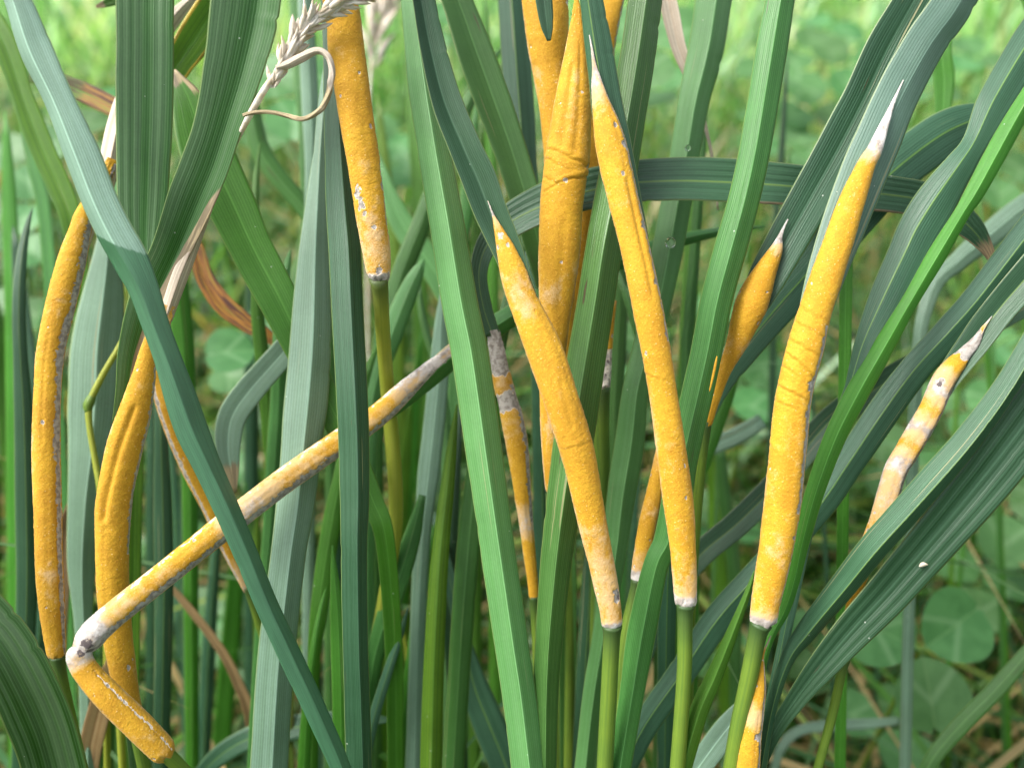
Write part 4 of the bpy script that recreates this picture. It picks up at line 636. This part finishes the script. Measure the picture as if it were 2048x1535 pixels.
mid('green', [(560, 690, 30), (556, 820, 34), (548, 940, 34), (540, 1060, 30), (520, 1300, 26), (505, 1560, 24)], (0.145, 0.15), tip=0.02)
mid('bright', [(310, 430, 20), (345, 520, 40), (362, 640, 44), (372, 780, 36), (380, 1000, 30), (385, 1560, 26)], (0.160, 0.17), tip=0.03)
mid('blue', [(40, 700, 26), (48, 850, 36), (52, 1000, 40), (54, 1150, 40), (50, 1300, 36), (40, 1560, 34)], (0.146, 0.152), tip=0.03)
mid('blue', [(110, 820, 20), (104, 1000, 26), (92, 1150, 30), (76, 1300, 34), (60, 1560, 36)], (0.15, 0.156), tip=0.03)
mid('green', [(505, 230, 34), (520, 300, 40), (560, 360, 40), (610, 420, 34), (650, 520, 26), (660, 800, 22), (660, 1550, 20)], (0.165, 0.17), tip=0.02)
mid('glaucous', [(610, 0, 30), (616, 120, 34), (622, 240, 34), (624, 360, 28), (620, 600, 26), (615, 1550, 24)], (0.16, 0.17), tip=0.04)
mid('pale', [(775, 380, 30), (800, 440, 46), (840, 500, 54), (880, 560, 50), (905, 640, 34), (910, 800, 28), (905, 1550, 26)], (0.17, 0.168, 0.18), tip=0.02, fold=0.1)
mid('green', [(590, -40, 30), (598, 60, 34), (604, 180, 30), (612, 400, 24), (616, 1550, 22)], (0.175, 0.18), tip=0.04)
mid('bright', [(1095, -40, 34), (1060, 60, 38), (1018, 140, 40), (980, 230, 36), (960, 330, 30), (955, 700, 26), (950, 1550, 24)], (0.170, 0.178), tip=0.04)
mid('bright', [(1395, 250, 26), (1390, 380, 30), (1384, 500, 32), (1378, 620, 32), (1370, 800, 30), (1360, 1550, 26)], (0.162, 0.17), tip=0.04)
mid('bright', [(1480, 720, 14), (1452, 790, 32), (1428, 860, 34), (1405, 930, 30), (1390, 1020, 26), (1380, 1550, 24)], (0.150, 0.155), tip=0.02)
mid('green', [(1395, 420, 20), (1388, 520, 22), (1378, 640, 22), (1372, 760, 22), (1370, 1550, 20)], (0.146, 0.152), tip=0.04)
mid('glaucous', [(1525, 840, 30), (1480, 868, 36), (1430, 890, 34), (1385, 912, 26), (1350, 960, 22), (1335, 1200, 20), (1330, 1550, 20)], (0.165, 0.168, 0.175), fold=0.1)
mid('green', [(1440, 900, 20), (1448, 980, 26), (1462, 1080, 28), (1470, 1200, 26), (1470, 1550, 22)], (0.175, 0.18))
mid('bright', [(1876, 345, 4), (1880, 280, 14), (1886, 220, 30), (1888, 160, 40), (1884, 90, 36), (1905, -10, 32), (1970, -60, 28), (2050, -20, 26), (2085, 200, 24), (2095, 700, 24), (2095, 1550, 24)], (0.152, 0.150, 0.152, 0.156), fold=0.2, n=110)
mid('glaucous', [(2100, 380, 46), (2040, 420, 50), (1980, 470, 50), (1920, 520, 40), (1860, 590, 30), (1830, 800, 24), (1810, 1550, 22)], (0.155, 0.156, 0.165), tip=0.04)
mid('bright', [(1830, -30, 60), (1796, 60, 60), (1762, 150, 50), (1730, 230, 36), (1700, 330, 28), (1690, 700, 24), (1680, 1550, 22)], (0.128, 0.130, 0.14), tip=0.05, fold=0.2)
mid('blue', [(1180, 1080, 20), (1178, 1200, 34), (1170, 1350, 36), (1160, 1560, 36)], (0.141, 0.144), tip=0.03)
mid('pale', [(1200, 1180, 18), (1195, 1300, 24), (1190, 1420, 24), (1186, 1560, 24)], (0.136, 0.138), tip=0.02)
mid('green', [(1300, 760, 20), (1330, 900, 30), (1325, 1050, 30), (1318, 1550, 26)], (0.150, 0.155), tip=0.03)
mid('blue', [(430, 1120, 20), (420, 1250, 26), (412, 1400, 28), (405, 1560, 26)], (0.18, 0.185), tip=0.02)
mid('blue', [(560, 1460, 50), (500, 1475, 46), (440, 1510, 40), (390, 1560, 30)], (0.155, 0.158), tip=0.02, fold=0.1)
mid('green', [(1240, 540, 30), (1238, 640, 34), (1232, 760, 34), (1228, 900, 30), (1225, 1550, 26)], (0.158, 0.165), tip=0.04)
mid('green', [(2060, 1300, 30), (1990, 1380, 34), (1930, 1440, 34), (1870, 1510, 30), (1840, 1570, 26)], (0.145, 0.148), tip=0.03)
mid('glaucous', [(1800, 1440, 14), (1740, 1446, 20), (1670, 1450, 22), (1600, 1460, 20), (1560, 1500, 18), (1545, 1570, 16)], (0.185, 0.185), fold=0.1)
g2 = np.random.default_rng(5)
for k in range(56):                                                        # fill between those, rooted deeper in the tuft
    x0 = g2.uniform(-80, 1420) if k < 46 else g2.uniform(1420, 2100); yt = g2.uniform(-40, 900) if k % 3 else g2.uniform(500, 1150); dd0 = g2.uniform(0.165, 0.235); ln = g2.normal(0, 70)+(1024-x0)*0.05; w = g2.uniform(22, 38) if k < 46 else g2.uniform(8, 15)
    rows = [(x0, yt, 3), (x0+ln*0.1, yt+70, w*0.55), (x0+ln*0.3, yt+200, w*0.9), (x0+ln*0.6, yt+420, w), (x0+ln, max(yt+700, 1560), w)]
    mid(['green', 'bright', 'dark', 'green', 'blue', 'dark', 'bright', 'yellow', 'green', 'bright'][k % 10], rows, (dd0, dd0*1.02, dd0*1.06), n=26, nu=7, fold=float(g2.uniform(-0.5, 0.3)), twist=(float(g2.uniform(-40, 40)), float(g2.uniform(-40, 40))))

# thin bare stems
def stem_thing(label, pts, d, mat='stem_yellow', node=None):
    me, C = tube_mesh('stem', pts=pts, d=d, mat=mat, dark_top=0.0, m=10); loc = C[-1]
    r = empty('grass_stalk', loc); tag(r, label, 'grass stalk'); part('stem', me, r)
    if node:
        me, _ = tube_mesh('stem_node', pts=node, d=d[0], mat='stem', root=False, dark_top=0.0, n=9, m=10); part('stem_node', me, r)
stem_thing('thin yellow-green stem kinked at a swollen joint behind the ochre sleeve', [(268, 630, 9), (240, 690, 11), (208, 745, 12), (182, 797, 14), (177, 815, 14), (180, 860, 12), (192, 930, 12), (202, 1000, 13), (212, 1200, 13), (215, 1550, 13)], (0.1375, 0.1375, 0.15), node=[(186, 788, 12), (180, 802, 19), (176, 812, 19), (177, 824, 13)])
stem_thing('thin yellowish stem beside the foot of the ochre sleeve', [(236, 1400, 14), (241, 1460, 15), (246, 1550, 15)], (0.133, 0.136))
stem_thing('thin tan stalk leaning on the soil behind the dark upright blade', [(736, 1090, 6), (758, 1130, 7), (780, 1180, 7), (800, 1240, 7), (815, 1330, 7), (820, 1550, 7)], (0.165, 0.17))

# ------------------------------------------------------------------ dry seed head with its curled leaf
def husk_mesh():
    K, m = 9, 8; t = np.linspace(0, 1, K); r = np.sin(np.pi*np.clip(t*0.97+0.03, 0, 1))**0.8*(1-0.35*t); th = np.arange(m)/m*2*math.pi
    V = np.stack([(r[:, None]*np.cos(th))*0.12, (r[:, None]*np.sin(th))*0.075+0.05*np.sin(t*math.pi)[:, None], t[:, None]+0*th], -1).reshape(-1, 3)
    Q = grid_faces(K, m, closed=True); me = mesh('husk', V, Q, None, MAT['husk']); return me
HUSK = husk_mesh()
def seed_head(label, axis, d, husks, stalk, curl=None, size=(28, 50), seed=3, w=5):
    g = np.random.default_rng(seed)
    me, C = tube_mesh('stalk', pts=stalk, d=d, mat='husk', dark_top=0.0, m=10, n=80); r = empty('seed_spike', C[-1]); tag(r, label, 'seed head'); part('stalk', me, r)
    ax = smooth_path(curve_depth(axis, d[0]), 60)
    for k in range(husks):
        i = int((k+0.5)/husks*58); q = ax[i]; q2 = ax[i+1]; base = Vector(P(q[0], q[1], q[3])); dirv = Vector(P(q2[0], q2[1], q2[3]))-base; dirv.normalize()
        px = q[3]/FPX; L = g.uniform(*size)*px*(0.75+0.5*math.sin(math.pi*min(1, i/58+0.15))); a = g.uniform(0, 2*math.pi); out = Vector(RGT)*math.cos(a)+Vector(UP)*math.sin(a)*0.6-Vector(FWD)*math.sin(a)*0.8
        v = (dirv*1.0+out*g.uniform(0.15, 0.75)).normalized(); o = bpy.data.objects.new('husk', HUSK); S.collection.objects.link(o); o.parent = r
        rot = v.to_track_quat('Z', 'Y').to_matrix().to_4x4() @ Matrix.Rotation(g.uniform(0, 6.28), 4, 'Z')
        o.matrix_basis = Matrix.Translation(base+out*w*px*0.6-Vector(r.location)) @ rot @ Matrix.Diagonal((L*1.25, L*1.25, L, 1))
    for kw in curl or []: me, _ = blade_mesh('curled_leaf', root=False, **kw); part('curled_leaf', me, r)
    return r
seed_head('straw-coloured dry seed head with a curled withered leaf, bowing over the smooth sleeve',
    axis=[(545, 175, 8), (566, 128, 8), (582, 96, 8), (604, 62, 8), (632, 34, 8), (672, 12, 8), (722, -4, 8), (775, -14, 8)], d=(0.1125, 0.1125, 0.1265, 0.128, 0.131, 0.133), husks=150,
    stalk=[(775, -14, 3), (722, -4, 4), (672, 12, 6), (632, 34, 7), (604, 62, 8), (582, 96, 9), (560, 138, 12), (535, 170, 13), (508, 215, 13), (480, 268, 10), (455, 322, 8), (425, 390, 7), (380, 480, 7), (335, 590, 8), (285, 740, 8), (240, 900, 8), (228, 1100, 8), (262, 1400, 8), (270, 1550, 8)],
    curl=[dict(pts=[(552, 136, 10), (576, 128, 17), (606, 112, 18), (636, 102, 14), (656, 116, 13), (666, 146, 13), (662, 176, 12), (648, 206, 12), (626, 230, 10), (600, 241, 9), (572, 232, 9), (540, 223, 8), (505, 226, 8), (486, 232, 7)], d=(0.1115, 0.1105, 0.111, 0.1125), mat='grey_straw', fold=-0.7, n=110, nu=11, twist=(0, 20, -20, 45, -40, 50, -30, 20), thick=0.00018, dry=lambda s, u: 0.75*sstep(s, 0.38, 0.5))], seed=11)
seed_head('out-of-focus cream seed head standing far behind the smooth sleeve', axis=[(745, 130, 8), (752, 60, 8), (775, 10, 8), (790, -40, 8)], d=(0.24, 0.25), husks=26, stalk=[(790, -40, 4), (775, 10, 6), (752, 60, 7), (742, 140, 7), (735, 300, 6), (735, 700, 6), (735, 1200, 6)], size=(44, 66), seed=5, w=14)

# ------------------------------------------------------------------ water drops
def drop(label, x, y, r_px, d):
    K, m = 12, 16; ph = np.linspace(0.03, math.pi-0.03, K); th = np.arange(m)/m*2*math.pi; R = r_px*d/FPX
    V = np.stack([np.sin(ph)[:, None]*np.cos(th), 0.75*np.sin(ph)[:, None]*np.sin(th), np.cos(ph)[:, None]*1.05+0*th], -1).reshape(-1, 3)*R
    o = link('water_drop', mesh('water_drop', V, np.vstack([grid_faces(K, m, closed=True)])[:, ::-1], None, MAT['water'])); o.location = P(x, y, d)
    tag(o, label, 'water drop')
drop('clear round water drop clinging to the two-toned blade below the arching leaf', 1341, 485, 11, 0.1308)
drop('small water drop on the two-toned blade above the arching leaf', 1376, 296, 6, 0.1325)

o = link('seed_fragment', HUSK); o.location = P(1838, 1132, 0.1146); o.rotation_euler = (0.4, 1.2, 0.3); o.scale = (0.0034, 0.0042, 0.0011)
tag(o, 'tiny white seed fragment stuck on the broad dark blade', 'seed')
# ------------------------------------------------------------------ clover
def leaflet_mesh():
    K, m = 20, 13; t = np.linspace(0, 1, K); half = 0.50*np.sqrt(np.clip(1-((t-0.53)/0.475)**2, 0, 1))*(0.55+0.45*t)**0.6; half[0] = 0.012; half[-1] = 0.05; a = np.linspace(-1, 1, m)
    X = half[:, None]*a; Y = t[:, None]-0.07*(t[:, None]**8)*(1-np.abs(a))+0.03*(np.abs(a)*(1-t[:, None])); Z = 0.10*np.abs(a)*half[:, None]*2+0.10*t[:, None]*(1-t[:, None])-0.06*t[:, None]**2+0*a
    V = np.stack([X, Y, Z], -1).reshape(-1, 3); at = np.stack([X/0.44, Y, 0*X], -1).reshape(-1, 3)
    return mesh('leaflet', V, grid_faces(K, m), {'blade': at}, MAT['clover'])
LEAFLET = leaflet_mesh()
def petiole_mesh(vec, r=0.0005):
    vec = np.array(vec); t = np.linspace(0, 1, 10)[:, None]; C = vec*t; C[:, :2] = vec[None, :2]*(t**1.7); m = 6; th = np.arange(m)/m*2*math.pi
    V = C[:, None]+np.stack([np.cos(th)*r, np.sin(th)*r, 0*th], -1)[None]
    at = np.zeros((10*m, 3)); at[:, 1] = np.repeat(t.ravel(), m)
    return mesh('petiole', V.reshape(-1, 3), grid_faces(10, m, closed=True), {'blade': at, 'dry': np.zeros(10*m)}, MAT['stem'])
def clover(x, y, d, px, tilt, spin, label, group):
    top = Vector(P(x, y, d)); base = Vector((top.x*1.02, top.y+0.02, -0.003))
    r = empty('clover_plant', base); tag(r, label, 'clover', group)
    o = bpy.data.objects.new('petiole', petiole_mesh(top-base)); S.collection.objects.link(o); o.parent = r
    L = px*0.82*d/FPX
    for k in range(3):
        o = bpy.data.objects.new('leaflet', LEAFLET); S.collection.objects.link(o); o.parent = r
        o.matrix_basis = Matrix.Translation(top-base) @ Matrix.Rotation(tilt, 4, 'X') @ Matrix.Rotation(spin+k*2.094, 4, 'Z') @ Matrix.Rotation(random.uniform(-0.1, 0.25), 4, 'X') @ Matrix.Diagonal((L*1.12, L, L, 1))
clover(1842, 1300, 0.188, 190, math.radians(48), math.radians(183)+2.094, 'large clover with a round chevron-marked leaflet facing out under the broad dark blade', None)
CL = 'clover plants scattered in the grass behind'; LB = 'blurred clover '
for x, y, d, px in [(1775, 1450, 0.225, 140), (1960, 1170, 0.25, 140), (2010, 1020, 0.25, 150), (1800, 940, 0.27, 130), (1930, 820, 0.28, 120), (1640, 900, 0.25, 110), (2030, 700, 0.30, 110), (1560, 820, 0.24, 120), (1500, 780, 0.25, 120), (520, 700, 0.20, 130), (500, 780, 0.23, 110), (470, 900, 0.26, 100), (250, 340, 0.26, 130), (230, 240, 0.28, 120), (600, 190, 0.26, 140), (560, 260, 0.30, 120), (1300, 90, 0.27, 150), (1310, 180, 0.30, 140), (1250, 640, 0.2, 120), (1260, 780, 0.22, 110), (1480, 620, 0.24, 110), (1560, 150, 0.34, 110), (1620, 220, 0.36, 110), (1700, 130, 0.40, 100), (1540, 260, 0.36, 100), (1650, 60, 0.42, 100), (1950, 120, 0.40, 90), (1850, 180, 0.36, 90), (2000, 350, 0.33, 100), (1580, 300, 0.33, 120), (60, 320, 0.28, 110), (30, 480, 0.25, 110), (430, 1230, 0.26, 90), (350, 1100, 0.27, 90), (480, 1330, 0.25, 80), (700, 250, 0.28, 120), (780, 330, 0.3, 110), (900, 60, 0.33, 100), (180, 620, 0.24, 110), (20, 640, 0.24, 100), (1440, 1050, 0.25, 100), (1420, 1290, 0.24, 90), (1620, 1290, 0.27, 90)]:
    clover(x, y, d, px, random.uniform(0.1, 0.75), random.uniform(0, 6.28), LB + beside(x, y), CL)
